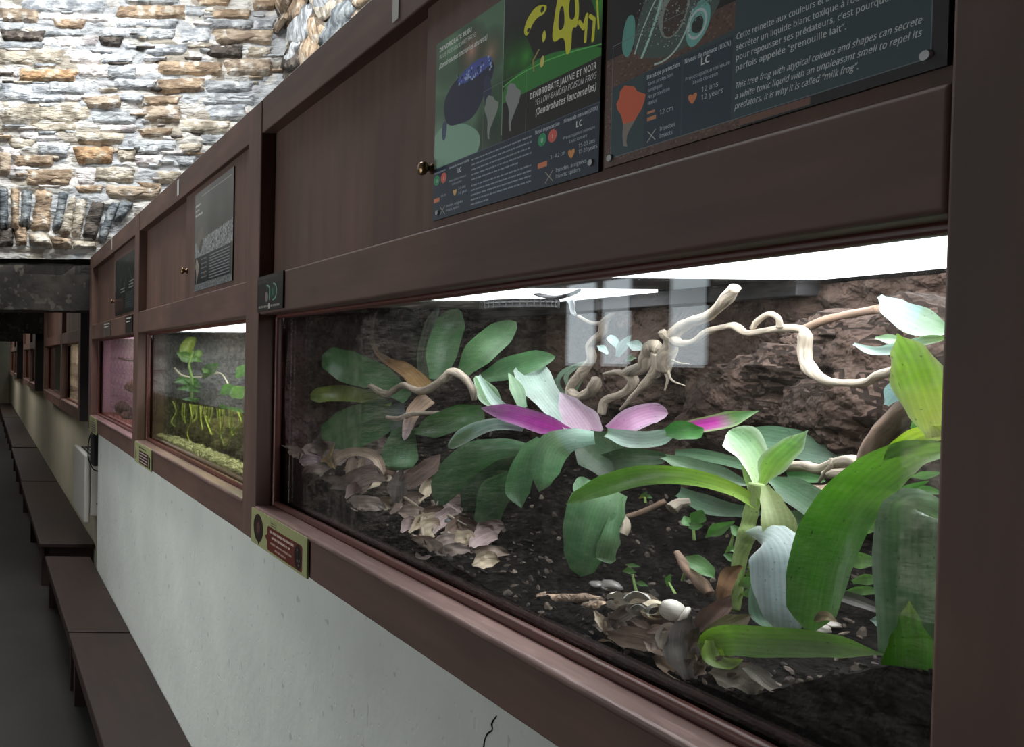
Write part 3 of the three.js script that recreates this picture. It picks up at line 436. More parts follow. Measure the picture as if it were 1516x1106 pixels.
  T(g, 'Insectes, araignées', U(.105), V(.955), 15, ink); T(g, 'Insects, spiders', U(.105), V(.975), 15, ink); T(g, 'Insectes, araignées', U(.795), V(.955), 18, ink, '', U(.16)); T(g, 'Insects, spiders', U(.795), V(.978), 18, ink);
  for (let k = 0; k < 5; k++) { dash(g, U(.287), V(.787 + k * .0215), U(k < 4 ? .376 : .3), 12, '#6d7681'); dash(g, U(.287), V(.9 + k * .0205), U(k < 4 ? .376 : .12), 12, '#6d7681'); }
}, 1.5);
const poster2 = canvasTex(1024, 940, (g, w, h) => {
  const U = (u) => u * w, V = (v) => v * h; g.fillStyle = '#1d1e22'; g.fillRect(0, 0, w, h);
  soft(g, U(.7), V(.3), 420, 'rgba(34,35,38,1)');
  // milk frog: pale teal and brown, banded
  g.fillStyle = '#4a3b35'; g.fillRect(0, V(.64), U(.5), V(.36)); for (let i = 0; i < 900; i++) { g.fillStyle = hash(i, 4, 4) > .5 ? '#5e4a42' : '#3a2e2a'; g.fillRect(U(.5 * hash(i, 1, 7)), V(.64 + .36 * hash(i, 2, 7)), 7, 5); }
  blob(g, [[U(.1), V(.66)], [U(.14), V(.52)], [U(.22), V(.42)], [U(.36), V(.4)], [U(.46), V(.5)], [U(.44), V(.62)], [U(.36), V(.7)], [U(.24), V(.72)]], '#3f4c4a');
  blob(g, [[U(.2), V(.5)], [U(.3), V(.46)], [U(.34), V(.55)], [U(.3), V(.66)], [U(.22), V(.66)]], '#6d7672'); blob(g, [[U(.23), V(.56)], [U(.29), V(.52)], [U(.33), V(.58)], [U(.28), V(.66)], [U(.23), V(.65)]], '#3a312e');
  blob(g, [[U(.06), V(.62)], [U(.08), V(.52)], [U(.12), V(.53)], [U(.12), V(.62)], [U(.09), V(.67)]], '#4f7f78'); blob(g, [[U(.31), V(.68)], [U(.33), V(.6)], [U(.4), V(.6)], [U(.4), V(.68)], [U(.34), V(.73)]], '#5d8d88'); blob(g, [[U(.33), V(.67)], [U(.345), V(.63)], [U(.38), V(.64)], [U(.37), V(.69)]], '#262a2c'); blob(g, [[U(.4), V(.52)], [U(.5), V(.46)], [U(.56), V(.44)], [U(.46), V(.55)]], '#3d6b64');
  g.strokeStyle = '#8fa09b'; g.lineWidth = 6; g.beginPath(); g.moveTo(U(.12), V(.66)); g.quadraticCurveTo(U(.16), V(.55), U(.26), V(.45)); g.stroke(); g.beginPath(); g.moveTo(U(.2), V(.72)); g.quadraticCurveTo(U(.3), V(.74), U(.34), V(.6)); g.stroke();
  g.lineCap = 'round'; g.strokeStyle = '#57837c'; g.lineWidth = 16; g.beginPath(); g.moveTo(U(.36), V(.6)); g.quadraticCurveTo(U(.44), V(.6), U(.44), V(.52)); g.quadraticCurveTo(U(.44), V(.44), U(.52), V(.42)); g.stroke(); g.lineWidth = 10; g.strokeStyle = '#86a39c'; g.beginPath(); g.moveTo(U(.15), V(.68)); g.quadraticCurveTo(U(.2), V(.6), U(.23), V(.5)); g.quadraticCurveTo(U(.26), V(.44), U(.33), V(.42)); g.stroke(); g.strokeStyle = '#9db4ae'; g.lineWidth = 7; g.beginPath(); g.ellipse(U(.355), V(.655), U(.03), V(.04), .3, 0, 7); g.stroke();
  for (let i = 0; i < 420; i++) { g.fillStyle = ['#8fa29c', '#2c2826', '#6a7d78', '#5a4a42'][i % 4]; const a = hash(i, 7, 2) * 6.28, r = Math.sqrt(hash(i, 8, 2)); g.fillRect(U(.27 + .15 * r * Math.cos(a)), V(.55 + .13 * r * Math.sin(a)), 4, 3); }
  for (let i = 0; i < 90; i++) { g.fillStyle = '#7c8a86'; g.fillRect(U(.2 + .14 * hash(i, 5, 2)), V(.46 + .2 * hash(i, 6, 2)), 3, 3); }
  g.fillStyle = '#5a443c'; g.fillRect(U(.5), V(.975), U(.2), V(.02));
  // text panel
  g.fillStyle = '#303d43'; g.beginPath(); g.moveTo(U(.027), V(.74)); g.lineTo(U(.48), V(.72)); g.lineTo(U(.48), V(.6)); g.lineTo(U(.968), V(.6)); g.lineTo(U(.968), V(.972)); g.lineTo(U(.027), V(.972)); g.closePath(); g.fill();
  g.fillStyle = '#28343f'; g.fillRect(U(.165), V(.735), U(.14), V(.237)); g.fillRect(U(.31), V(.735), U(.165), V(.237)); g.strokeStyle = '#5a666c'; g.lineWidth = 2; g.strokeRect(U(.027), V(.6), U(.941), V(.372));
  southAmerica(g, U(.045), V(.748), U(.125), V(.203), '#6d6862', '#b4523c');
  T(g, 'Statut de protection', U(.172), V(.758), 18, ink, 'bold', U(.125)); ['Sans protection', 'juridique', 'No protection', 'status'].forEach((s, i) => T(g, s, U(.178), V(.78 + i * .02), 14, ink, '', U(.115)));
  T(g, 'Niveau de menace (UICN)', U(.314), V(.758), 18, ink, 'bold', U(.155)); T(g, 'LC', U(.37), V(.783), 28, '#c3c9cd', 'bold'); T(g, 'Préoccupation mineure', U(.318), V(.812), 15, ink, '', U(.15)); T(g, 'Least concern', U(.345), V(.83), 14, ink);
  heart(g, U(.346), V(.868), 18, '#b5684a'); T(g, '12 ans', U(.375), V(.862), 20, ink); T(g, '12 years', U(.375), V(.885), 20, ink); g.fillStyle = '#9a6a4e'; g.fillRect(U(.178), V(.88), U(.035), V(.012)); g.fillRect(U(.178), V(.862), U(.03), V(.008)); T(g, '12 cm', U(.225), V(.885), 20, ink);
  g.strokeStyle = '#8d8d86'; g.lineWidth = 3; g.beginPath(); g.moveTo(U(.182), V(.925)); g.lineTo(U(.212), V(.957)); g.moveTo(U(.212), V(.925)); g.lineTo(U(.182), V(.957)); g.stroke(); T(g, 'Insectes', U(.228), V(.935), 16, ink); T(g, 'Insects', U(.228), V(.957), 16, ink);
  const tc = '#aab2b4'; ['Cette reinette aux couleurs et aux formes atypiques peut', 'sécréter un liquide blanc toxique à l’odeur désagréable', 'pour repousser ses prédateurs, c’est pourquoi elle est'].forEach((s, i) => T(g, s, U(.485), V(.752 + i * .029), 22, tc, '', U(.465))); T(g, 'parfois appelée “grenouille lait”.', U(.485), V(.839), 22, tc, '', U(.3));
  ['This tree frog with atypical colours and shapes can secrete', 'a white toxic liquid with an unpleasant smell to repel its'].forEach((s, i) => T(g, s, U(.485), V(.889 + i * .028), 22, tc, 'italic', U(.463))); T(g, 'predators, it is why it is called “milk frog”.', U(.485), V(.945), 22, tc, 'italic', U(.33));
}, 1.55);
const posterB = canvasTex(768, 546, (g, w, h) => {
  const U = (u) => u * w, V = (v) => v * h; g.fillStyle = '#5d5f5d'; g.fillRect(0, 0, w, h); soft(g, U(.7), V(.3), 300, 'rgba(78,82,80,1)');
  for (let i = 0; i < 2600; i++) { const x = hash(i, 1, 3), y = .5 + .2 * hash(i, 2, 3) - .06 * x; const k = 110 + 90 * hash(i, 3, 3); g.fillStyle = `rgb(${k},${k + 5},${k + 8})`; g.fillRect(U(x), V(y), 4, 9); }
  for (let i = 0; i < 600; i++) { const x = hash(i, 1, 5), k = 90 + 110 * hash(i, 3, 5); g.fillStyle = `rgb(${k},${k + 5},${k + 8})`; g.fillRect(U(x), V(.93 + .07 * hash(i, 2, 5)), 5, 6); }
  blob(g, [[U(.05), V(.5)], [U(.16), V(.36)], [U(.26), V(.38)], [U(.24), V(.52)], [U(.12), V(.6)]], '#6f6a63'); blob(g, [[U(.12), V(.56)], [U(.22), V(.48)], [U(.26), V(.52)], [U(.16), V(.64)]], '#4d4a46');
  dash(g, U(.2), V(.062), U(.75), 8, '#b2b4b0'); dash(g, U(.02), V(.14), U(.15), 22, '#c4c6c2'); dash(g, U(.02), V(.19), U(.13), 20, '#b8bab6'); dash(g, U(.02), V(.24), U(.2), 22, '#c4c6c2');
  g.fillStyle = '#24282b'; g.fillRect(U(.02), V(.66), U(.95), V(.27)); southAmerica(g, U(.03), V(.67), U(.12), V(.28), '#9a8d80');
  for (let i = 0; i < 9; i++) { g.fillStyle = '#8e9598'; g.fillRect(U(.43), V(.685 + i * .027), U(.5), V(.009)); } for (let i = 0; i < 5; i++) { g.fillStyle = '#767d80'; g.fillRect(U(.2), V(.69 + i * .045), U(.16), V(.012)); }
  heart(g, U(.3), V(.84), 12, '#9c7356');
});
const posterC = canvasTex(512, 384, (g, w, h) => { g.fillStyle = '#1c211f'; g.fillRect(0, 0, w, h); for (let i = 0; i < 160; i++) { const x = hash(i, 1, 11), y = hash(i, 2, 11) * .5; g.fillStyle = ['#33423c', '#4d5d55', '#6b7d73', '#27302c'][i % 4]; g.fillRect(x * w, y * h, 5, 40 * hash(i, 3, 11) + 6); } g.fillStyle = '#3a2a28'; g.fillRect(0, h * .7, w * .45, h * .25); for (let i = 0; i < 7; i++) { g.fillStyle = '#565f62'; g.fillRect(w * .55, h * (.66 + i * .04), w * .4, 4); } for (const [x, y] of [[.3, .55], [.3, .6], [.75, .48], [.72, .53], [.72, .58]]) { g.fillStyle = '#8c9490'; g.fillRect(x * w, y * h, w * .22, 8); } });
function poster(label, t, z0, z1, y0, y1, x, notch) {
  const p = thing('information_poster', label, 'poster', [x, y0, (z0 + z1) / 2], 'information posters on the sliding doors');
  const s = new THREE.Shape(); s.moveTo(z0, y0); s.lineTo(z1, y0); s.lineTo(z1, y1); if (notch) { s.lineTo(notch[0], y1); s.lineTo(notch[0], notch[1]); s.lineTo(z0, notch[1]); } else s.lineTo(z0, y1); s.closePath();
  const g = new THREE.ExtrudeGeometry(s, { depth: .003, bevelEnabled: false }); // x,y = z,y ; turned so that its face looks into the aisle
  const q = g.attributes.position, uv = g.attributes.uv; for (let i = 0; i < q.count; i++) { const a = q.getX(i), b = q.getY(i), c = q.getZ(i); uv.setXY(i, (a - z0) / (z1 - z0), (b - y0) / (y1 - y0)); q.setXYZ(i, x - c, b, a); }
  g.computeVertexNormals(); part('board', g, [std({ map: t, roughness: .3 }), M.black], p); return p;
}
function screws(p, list, x) { for (const [z, y] of list) { const g = new THREE.CylinderGeometry(.0035, .0045, .003, 14); g.rotateZ(Math.PI / 2); g.translate(x - .0035, y, z); part('screw', g, std({ color: lin('#b9bcc0'), metalness: .8, roughness: .35 }), p, 'small bright screw head'); } }
const p1 = poster('poster with a blue frog and a yellow-banded black frog, cut lower at one corner', poster1, -1.279, -.936, 1.756, 2.066, .6635, [-1.113, 2.014]);
screws(p1, [[-1.266, 1.766], [-.947, 1.768]], .6635);
const p2 = poster('dark poster with a milk frog and a red and grey South America map', poster2, -.926, -.598, 1.757, 2.072, .6625);
screws(p2, [[-.917, 1.766], [-.611, 1.768]], .6625);
poster('grey poster with frosty picture and lines of text above the water tank', posterB, -2.726, -2.308, 1.7585, 2.0615, .6635);
poster('dark green poster on the cabinet with the pink-lit tank', posterC, -4.36, -3.80, 1.757, 2.03, .6635);
// small plaque with a banded frog on the middle rail
{
  const t = canvasTex(384, 192, (g, w, h) => { g.fillStyle = '#2a2826'; g.fillRect(0, 0, w, h); g.fillStyle = '#4a4641'; g.fillRect(0, 8, w * .8, 10); g.fillRect(0, 30, w * .4, 10); soft(g, w * .2, h * .5, 70, 'rgba(70,56,46,1)'); blob(g, [[w * .32, h * .5], [w * .4, h * .45], [w * .46, h * .6], [w * .42, h * .78], [w * .34, h * .74]], '#8a8078'); g.strokeStyle = '#7fb7a4'; g.lineWidth = 9; g.beginPath(); g.moveTo(w * .38, h * .3); g.quadraticCurveTo(w * .5, h * .3, w * .5, h * .45); g.lineTo(w * .5, h * .72); g.stroke(); g.beginPath(); g.ellipse(w * .64, h * .5, w * .13, h * .22, 0, -1.6, 1.7); g.stroke(); blob(g, [[w * .52, h * .4], [w * .64, h * .32], [w * .72, h * .5], [w * .62, h * .7], [w * .53, h * .62]], '#1f4a3e'); g.strokeStyle = '#4f9080'; g.lineWidth = 7; g.beginPath(); g.moveTo(w * .62, h * .42); g.lineTo(w * .63, h * .6); g.stroke(); dash(g, w * .08, h * .92, w * .8, 24, '#9a948c'); g.fillStyle = '#c9c6bf'; g.fillRect(w * .46, h * .8, w * .06, h * .16); });
  const p = thing('species_plaque', 'small dark plaque with a green banded frog on the rail beside the large window', 'plaque', [FX - .003, 1.661, -1.96]);
  part('board', box(FX - .004, FX, 1.661, 1.742, -2.046, -1.872, 'z', 0), M.black, p); const [g, m] = print(-2.046, -1.872, 1.661, 1.742, FX - .0044, t); part('print', g, m, p);
}
[[-4.66, -4.42, 'pale blank plaque on the rail of the cabinet beside the lintel', '#5d544f'], [-3.95, -3.76, 'dark plaque with pale lines on the rail near the pink-lit tank', '#2a2523']].forEach(([a, b, l, c]) => { const p = thing('species_plaque', l, 'plaque', [FX - .003, 1.66, (a + b) / 2]); part('board', box(FX - .004, FX, 1.66, 1.738, a, b, 'z', 0), std({ color: lin(c), roughness: .4 }), p); part('line', mergeGeometries([box(FX - .005, FX - .004, 1.722, 1.728, a + .03, b - .03, 'z', 0), box(FX - .005, FX - .004, 1.708, 1.713, a + .03, b - .06, 'z', 0)]), M.whitePaint, p); });
// yellow-green plaques on the bottom rails
{
  const t = canvasTex(1024, 240, (g, w, h) => {
    g.fillStyle = '#aeb27f'; g.fillRect(0, 0, w, h);
    g.fillStyle = '#2c1d1b'; g.beginPath(); g.ellipse(150, 118, 100, 98, 0, 0, 7); g.fill(); blob(g, [[110, 110], [150, 60], [190, 110], [170, 150], [120, 160]], '#5d3c35'); g.strokeStyle = '#6d4a42'; g.lineWidth = 6; g.beginPath(); g.moveTo(110, 150); g.lineTo(150, 80); g.lineTo(185, 130); g.stroke(); g.fillStyle = '#2c1d1b'; g.beginPath(); g.moveTo(130, 200); g.lineTo(190, 200); g.lineTo(158, 238); g.fill();
    dash(g, 402, 36, 100, 14, '#4d4a35'); dash(g, 402, 52, 90, 14, '#4d4a35'); g.strokeStyle = '#6d6a4d'; g.lineWidth = 2; g.strokeRect(394, 20, 116, 36);
    g.fillStyle = '#6b2f24'; g.beginPath(); g.roundRect(335, 62, 620, 165, 22); g.fill(); g.beginPath(); g.moveTo(340, 120); g.lineTo(285, 140); g.lineTo(345, 175); g.fill();
    dash(g, 380, 102, 430, 34, '#cdb8b0'); dash(g, 420, 138, 330, 32, '#cdb8b0'); dash(g, 400, 176, 380, 28, '#b79a90'); dash(g, 480, 210, 200, 28, '#b79a90');
    g.fillStyle = '#241513'; g.beginPath(); g.ellipse(885, 146, 62, 78, 0, 0, 7); g.fill(); g.fillStyle = '#7c746c'; for (const [x, y] of [[870, 105], [875, 170], [905, 165], [895, 195]]) { g.beginPath(); g.arc(x, y, 9, 0, 7); g.fill(); }
  });
  const t2 = canvasTex(1024, 240, (g, w, h) => { g.fillStyle = '#aeb27f'; g.fillRect(0, 0, w, h); dash(g, 290, 50, 440, 34, '#5c5a40'); blob(g, [[60, 70], [120, 60], [140, 200], [80, 220], [50, 160]], '#40302c'); g.fillStyle = '#4b3532'; g.fillRect(300, 72, 560, 152); for (let i = 0; i < 4; i++) { g.fillStyle = '#c7b6b0'; g.fillRect(320, 90 + i * 34, 470, 13); } g.fillStyle = '#20211f'; g.fillRect(880, 90, 90, 134); });
  const mk = (z0, z1, y0, y1, tt, label) => { const p = thing('fact_plaque', label, 'plaque', [FX - .003, y0, (z0 + z1) / 2], 'yellow-green plaques on the bottom rails'); part('board', box(FX - .006, FX - .002, y0, y1, z0, z1, 'z', 0), std({ color: lin('#a9ad7c'), roughness: .5 }), p); const [g, m] = print(z0 + .001, z1 - .001, y0 + .001, y1 - .001, FX - .0064, tt); part('print', g, m, p); };
  mk(-2.055, -1.70, 1.116, 1.197, t, 'yellow-green plaque with red speech bubble below the large window'); mk(-3.645, -3.285, 1.114, 1.198, t2, 'yellow-green plaque with dark text block below the water tank'); mk(-5.2, -4.9, 1.108, 1.2, t2, 'yellow-green plaque at the cabinet end beside the lintel');
}
[[-1.395, 2.09, 2.16, 'white paper tag on the top rail above the frog posters', -1.375], [-2.935, 2.098, 2.15, 'white paper tag on the top rail above the grey poster', -2.905], [-4.44, 2.10, 2.158, 'thin white paper tag on the top rail beside the lintel', -4.415]].forEach(([z, y0, y1, l, z1]) => single('paper_tag', box(FX - .0015, FX - .0002, y0, y1, z, z1, 'z', 0), M.whitePaint, l, 'tag', 'white paper tags on the top rails'));

// ------------------------------------------------------------------ the big vivarium (cabinet with the bromeliads)
// where the picture point (u, v) meets the soil: its distance X
function ground(u, v, lift = .004) { for (let X = .7150; X < 1.16; X += .0015) { const p = at(u, v, X); if (p.y < soilY(p.x, p.z) + lift) return Math.max(.7155, X - .001); } return 1.1; }
const TZ0 = -2.035, TZ1 = -.6, TB = 1.17;
const soilY = (x, z) => { const s = [[-2.05, 1.335], [-1.93, 1.315], [-1.7, 1.272], [-1.43, 1.25], [-1.14, 1.228], [-.97, 1.226], [-.86, 1.232], [-.79, 1.245], [-.733, 1.283], [-.67, 1.318], [-.56, 1.32]]; let y = s[0][1]; for (let i = 0; i < s.length - 1; i++) if (z >= s[i][0]) { const t = Math.min(1, (z - s[i][0]) / (s[i + 1][0] - s[i][0])); y = s[i][1] + (s[i + 1][1] - s[i][1]) * t; } const mound = .046 * Math.exp(-Math.pow((z + .94) / .11, 2)) * Math.min(1, Math.max(0, (x - .716) / .03)) * Math.max(0, 1 - Math.max(0, x - .765) / .09); return y + mound + Math.max(0, x - .72) * .22 + .012 * (fbm(x * 30, z * 30, 4, 44) - .5) + .006 * (vnoise(x * 120, z * 120, 46) - .5); };
{
  const top = sheet(80, 180, (a, b) => { const x = .7125 + a * (TB - .7125), z = TZ0 + b * (TZ1 - TZ0); return [x, soilY(x, z), z, x, z]; }); top.index.array.reverse(); top.computeVertexNormals();
  const front = sheet(180, 6, (a, b) => { const z = TZ0 + a * (TZ1 - TZ0); return [.7125, 1.17 + b * (soilY(.7125, z) - 1.17), z, z, b * .15]; }); front.index.array.reverse(); front.computeVertexNormals();
  const s = single('substrate', mergeGeometries([top, front]), M.soil, 'black peaty soil banked up inside the big vivarium', 'soil'); s.userData.kind = 'stuff';
  // crumbs of bark and soil on it
  const ch = new THREE.InstancedMesh(new THREE.DodecahedronGeometry(1, 0), std({ color: 0xffffff, roughness: .9 }), 900); ch.name = 'bark_crumbs'; ch.userData = { kind: 'stuff', label: 'crumbs of bark scattered over the black soil', category: 'bark' }; shade(ch);
  const o = new THREE.Object3D();
  for (let i = 0; i < 900; i++) { const z = rr(-2.0, -.62), x = .715 + Math.pow(rnd(), 1.5) * .4; o.position.set(x, soilY(x, z) + .001, z); o.rotation.set(rr(0, 6), rr(0, 6), rr(0, 6)); const k = rr(.0012, .0045); o.scale.set(k * rr(.6, 2.2), k * .5, k); o.updateMatrix(); ch.setMatrixAt(i, o.matrix); ch.setColorAt(i, lin(['#3a302b', '#2a2420', '#4a3f37', '#1c1816', '#6a5f54'][i % 5])); }
  scene.add(ch);
}
{ // back wall of moulded rock and earth, and the darker end wall
  const bulge = [[-1.17, 1.52, .16, .10], [-1.26, 1.44, .15, .13], [-1.12, 1.40, .14, .14], [-1.36, 1.47, .08, .09], [-1.05, 1.58, .12, .08], [-1.45, 1.6, .05, .12], [-1.62, 1.5, .04, .1]];
  const g = sheet(300, 130, (a, b) => {
    const z = TZ0 + a * (TZ1 - TZ0), y = 1.16 + b * (1.662 - 1.16); let d = .06 * (fbm(z * 9, y * 9, 5, 81) - .5) + .09 * (Math.abs(fbm(z * 7, y * 9, 4, 85) - .5)) + .02 * (fbm(z * 40, y * 44, 3, 89) - .5);
    for (const [bz, by, h, r] of bulge) { const q = Math.hypot((z - bz) / (r * 1.1), (y - by) / (r * .7)); d += .3 * h * Math.max(0, 1 - q * q) * (.5 + fbm(z * 16, y * 22, 4, 87)); }
    return [TB - d, y, z, z, y];
  });
  g.index.array.reverse(); g.computeVertexNormals();
  single('rock_backdrop', g, M.backdrop, 'brown moulded rock face along the back of the big vivarium', 'backdrop');
  const e = sheet(120, 120, (a, b) => { const x = .712 + a * (TB - .712), y = 1.16 + b * (1.69 - 1.16); return [x, y, TZ0 + .03 * (fbm(x * 14, y * 14, 5, 95) - .35) + .012 * (fbm(x * 50, y * 50, 3, 97) - .5), x, y]; });
  single('bark_backdrop', e, M.cork, 'mauve-brown cork bark panel on the end of the big vivarium', 'backdrop');
}
// lid frame between the lamps, round vent and mist pipe
single('white_lid', box(.715, 1.165, 1.672, 1.69, TZ0 + .01, -1.69, 'z', 0), M.whitePaint, 'pale lid panel over the far end of the big vivarium', 'lid');
single('lid_mesh', box(.715, 1.165, 1.672, 1.69, -1.43, -1.21, 'z', 0), M.frame, 'dark mesh lid panel between the two light panels', 'lid');
single('lid_bar', box(1.13, 1.165, 1.646, 1.671, TZ0 + .02, -1.205, 'z', .002), M.dark, 'black bar along the back edge of the vivarium lid', 'bar');
{
  const c = at(768, 447, 1.03), t = thing('vent_basket', 'oval black wire mesh basket hanging below the lid', 'vent', [c.x, c.y - .012, c.z]);
  const g = []; for (let k = 0; k < 4; k++) { const r = new THREE.TorusGeometry(.066 - k * .002, .0022, 6, 40); r.rotateX(Math.PI / 2); r.translate(c.x, c.y + .012 - k * .008, c.z); g.push(r); }
  for (let k = 0; k < 36; k++) { const a = k / 36 * 2 * Math.PI, q = new THREE.CylinderGeometry(.0011, .0011, .026, 5); q.translate(c.x + .065 * Math.cos(a), c.y, c.z + .065 * Math.sin(a)); g.push(q); }
  part('mesh_wall', mergeGeometries(g.map((x) => { const y = x.index ? x.toNonIndexed() : x; return y; })), M.black, t); const b = new THREE.CylinderGeometry(.062, .06, .022, 40); b.translate(c.x, c.y, c.z); part('base', b, M.dark, t); const n = new THREE.CylinderGeometry(.008, .012, .03, 14); n.translate(c.x, c.y + .02, c.z); part('neck', n, M.black, t);
}
single('mist_hose', twig([[778, 427, .95, 3], [800, 437, .95, 3], [826, 440, .96, 3], [850, 434, .98, 3], [862, 425, 1, 3]], { rough: 0 }), M.frame, 'looped grey hose under the vivarium lid', 'hose');
single('mist_nozzle', twig([[832, 440, .98, 4], [845, 446, .98, 4], [848, 462, .98, 3], [852, 466, .98, 2]], { rough: 0 }), M.tube, 'thin clear mist nozzle hanging behind the twisted branch', 'nozzle');

// ---- plants of the big vivarium: every blade is a part of its plant
function plant(name, label, category, base, leaves, group) {
  const b = at(...base), t = thing(name, label, category, [b.x, b.y, b.z], group);
  leaves.forEach(([pts, cols, o], i) => part(o?.name ?? 'leaf', blade(pts, cols, { sd: i * 1.7 + base[0] * .01, ...o }), M[o?.mat ?? 'leaf'], t, o?.label)); return t;
}
const GRN = ['#4d8f57', '#4b8f55', '#3f7f4a'], DK = ['#2f5a3a', '#346540', '#2c5436'], MINT = ['#bfe0d2', '#cfe9de', '#b4d6c8'], LIME = ['#86c03a', '#79bd2f', '#9ad044'];
plant('bromeliad', 'green bromeliad with broad blunt leaves spread against the cork end panel', 'plant', [612, 640, .93], [
  [[[604, 590, .90, 10], [560, 560, .86, 21], [515, 543, .81, 24], [489, 531, .775, 18], [477, 526, .765, 5]], ['#3f7d4c', '#4a9058', '#5ba06c'], { cup: .25 }],
  [[[580, 597, .88, 5], [545, 588, .85, 10], [505, 582, .81, 12], [473, 585, .765, 11], [460, 591, .755, 5]], ['#6f8a4a', '#93a952', '#7e9a4c']],
  [[[598, 602, .9, 12], [560, 610, .86, 19], [515, 626, .81, 21], [490, 640, .78, 16], [476, 650, .765, 5]], ['#6f7480', '#52895a', '#4a8a55', '#4a8a55'], { cup: .3 }],
  [[[592, 622, .89, 6], [556, 635, .85, 15], [520, 652, .81, 17], [503, 668, .79, 12], [496, 678, .785, 4]], ['#3d7a4b', '#4a8c57', '#538f62']],
  [[[632, 575, .95, 9], [628, 530, .95, 10], [637, 485, .96, 9], [650, 450, .97, 3]], ['#6c7160', '#66705e', '#676f66'], { mat: 'deadLeaf', label: 'withered olive-grey leaf' }],
  [[[648, 562, .94, 12], [654, 520, .95, 21], [666, 482, .97, 20], [677, 455, .98, 8]], ['#5c9a6c', '#5aa067', '#5f9e72'], { cup: .35 }],
  [[[622, 545, .97, 8], [614, 505, .99, 14], [604, 475, 1.0, 14], [598, 454, 1.0, 6]], ['#3d5a40', '#44664a', '#3c5a44']],
  [[[682, 556, .95, 8], [710, 521, .97, 20], [738, 496, 1.0, 19], [764, 476, 1.02, 9]], ['#4f8f58', '#5c9e68', '#6aa57a'], { cup: .3 }],
  [[[715, 560, .96, 8], [757, 544, .98, 17], [793, 533, 1.0, 15], [822, 528, 1.02, 6]], ['#4c9060', '#62a678', '#74b48c'], { cup: .3 }],
  [[[628, 575, .92, 14], [600, 547, .9, 10], [575, 535, .88, 6], [553, 512, .87, 3], [552, 475, .87, 2], [560, 458, .87, 2]], ['#9a7a4a', '#7d5c3a', '#4c3c34', '#4a403c'], { mat: 'deadLeaf', label: 'curled brown dead leaf' }],
  [[[612, 550, .98, 8], [592, 512, .985, 17], [584, 480, .985, 18], [592, 456, .985, 8]], ['#3f332e', '#342c2a', '#2f2a2a'], { mat: 'deadLeaf', label: 'dark withered leaf' }],
  [[[612, 632, .86, 6], [597, 650, .85, 19], [592, 674, .845, 25], [592, 690, .84, 18], [592, 698, .84, 6]], ['#4b8a56', '#55986a', '#6fae88', '#5d9a72'], { cup: -.35 }],
  [[[634, 588, .88, 12], [614, 607, .86, 10], [606, 624, .85, 8], [598, 652, .84, 4]], ['#b39a84', '#a58a76', '#8d8088'], { mat: 'deadLeaf', label: 'dry tan strap leaf' }],
  [[[615, 616, .86, 6], [600, 627, .85, 11], [588, 636, .845, 12], [580, 643, .84, 3]], ['#9fb0ac', '#b4c6bf', '#a4b8b0']],
]);
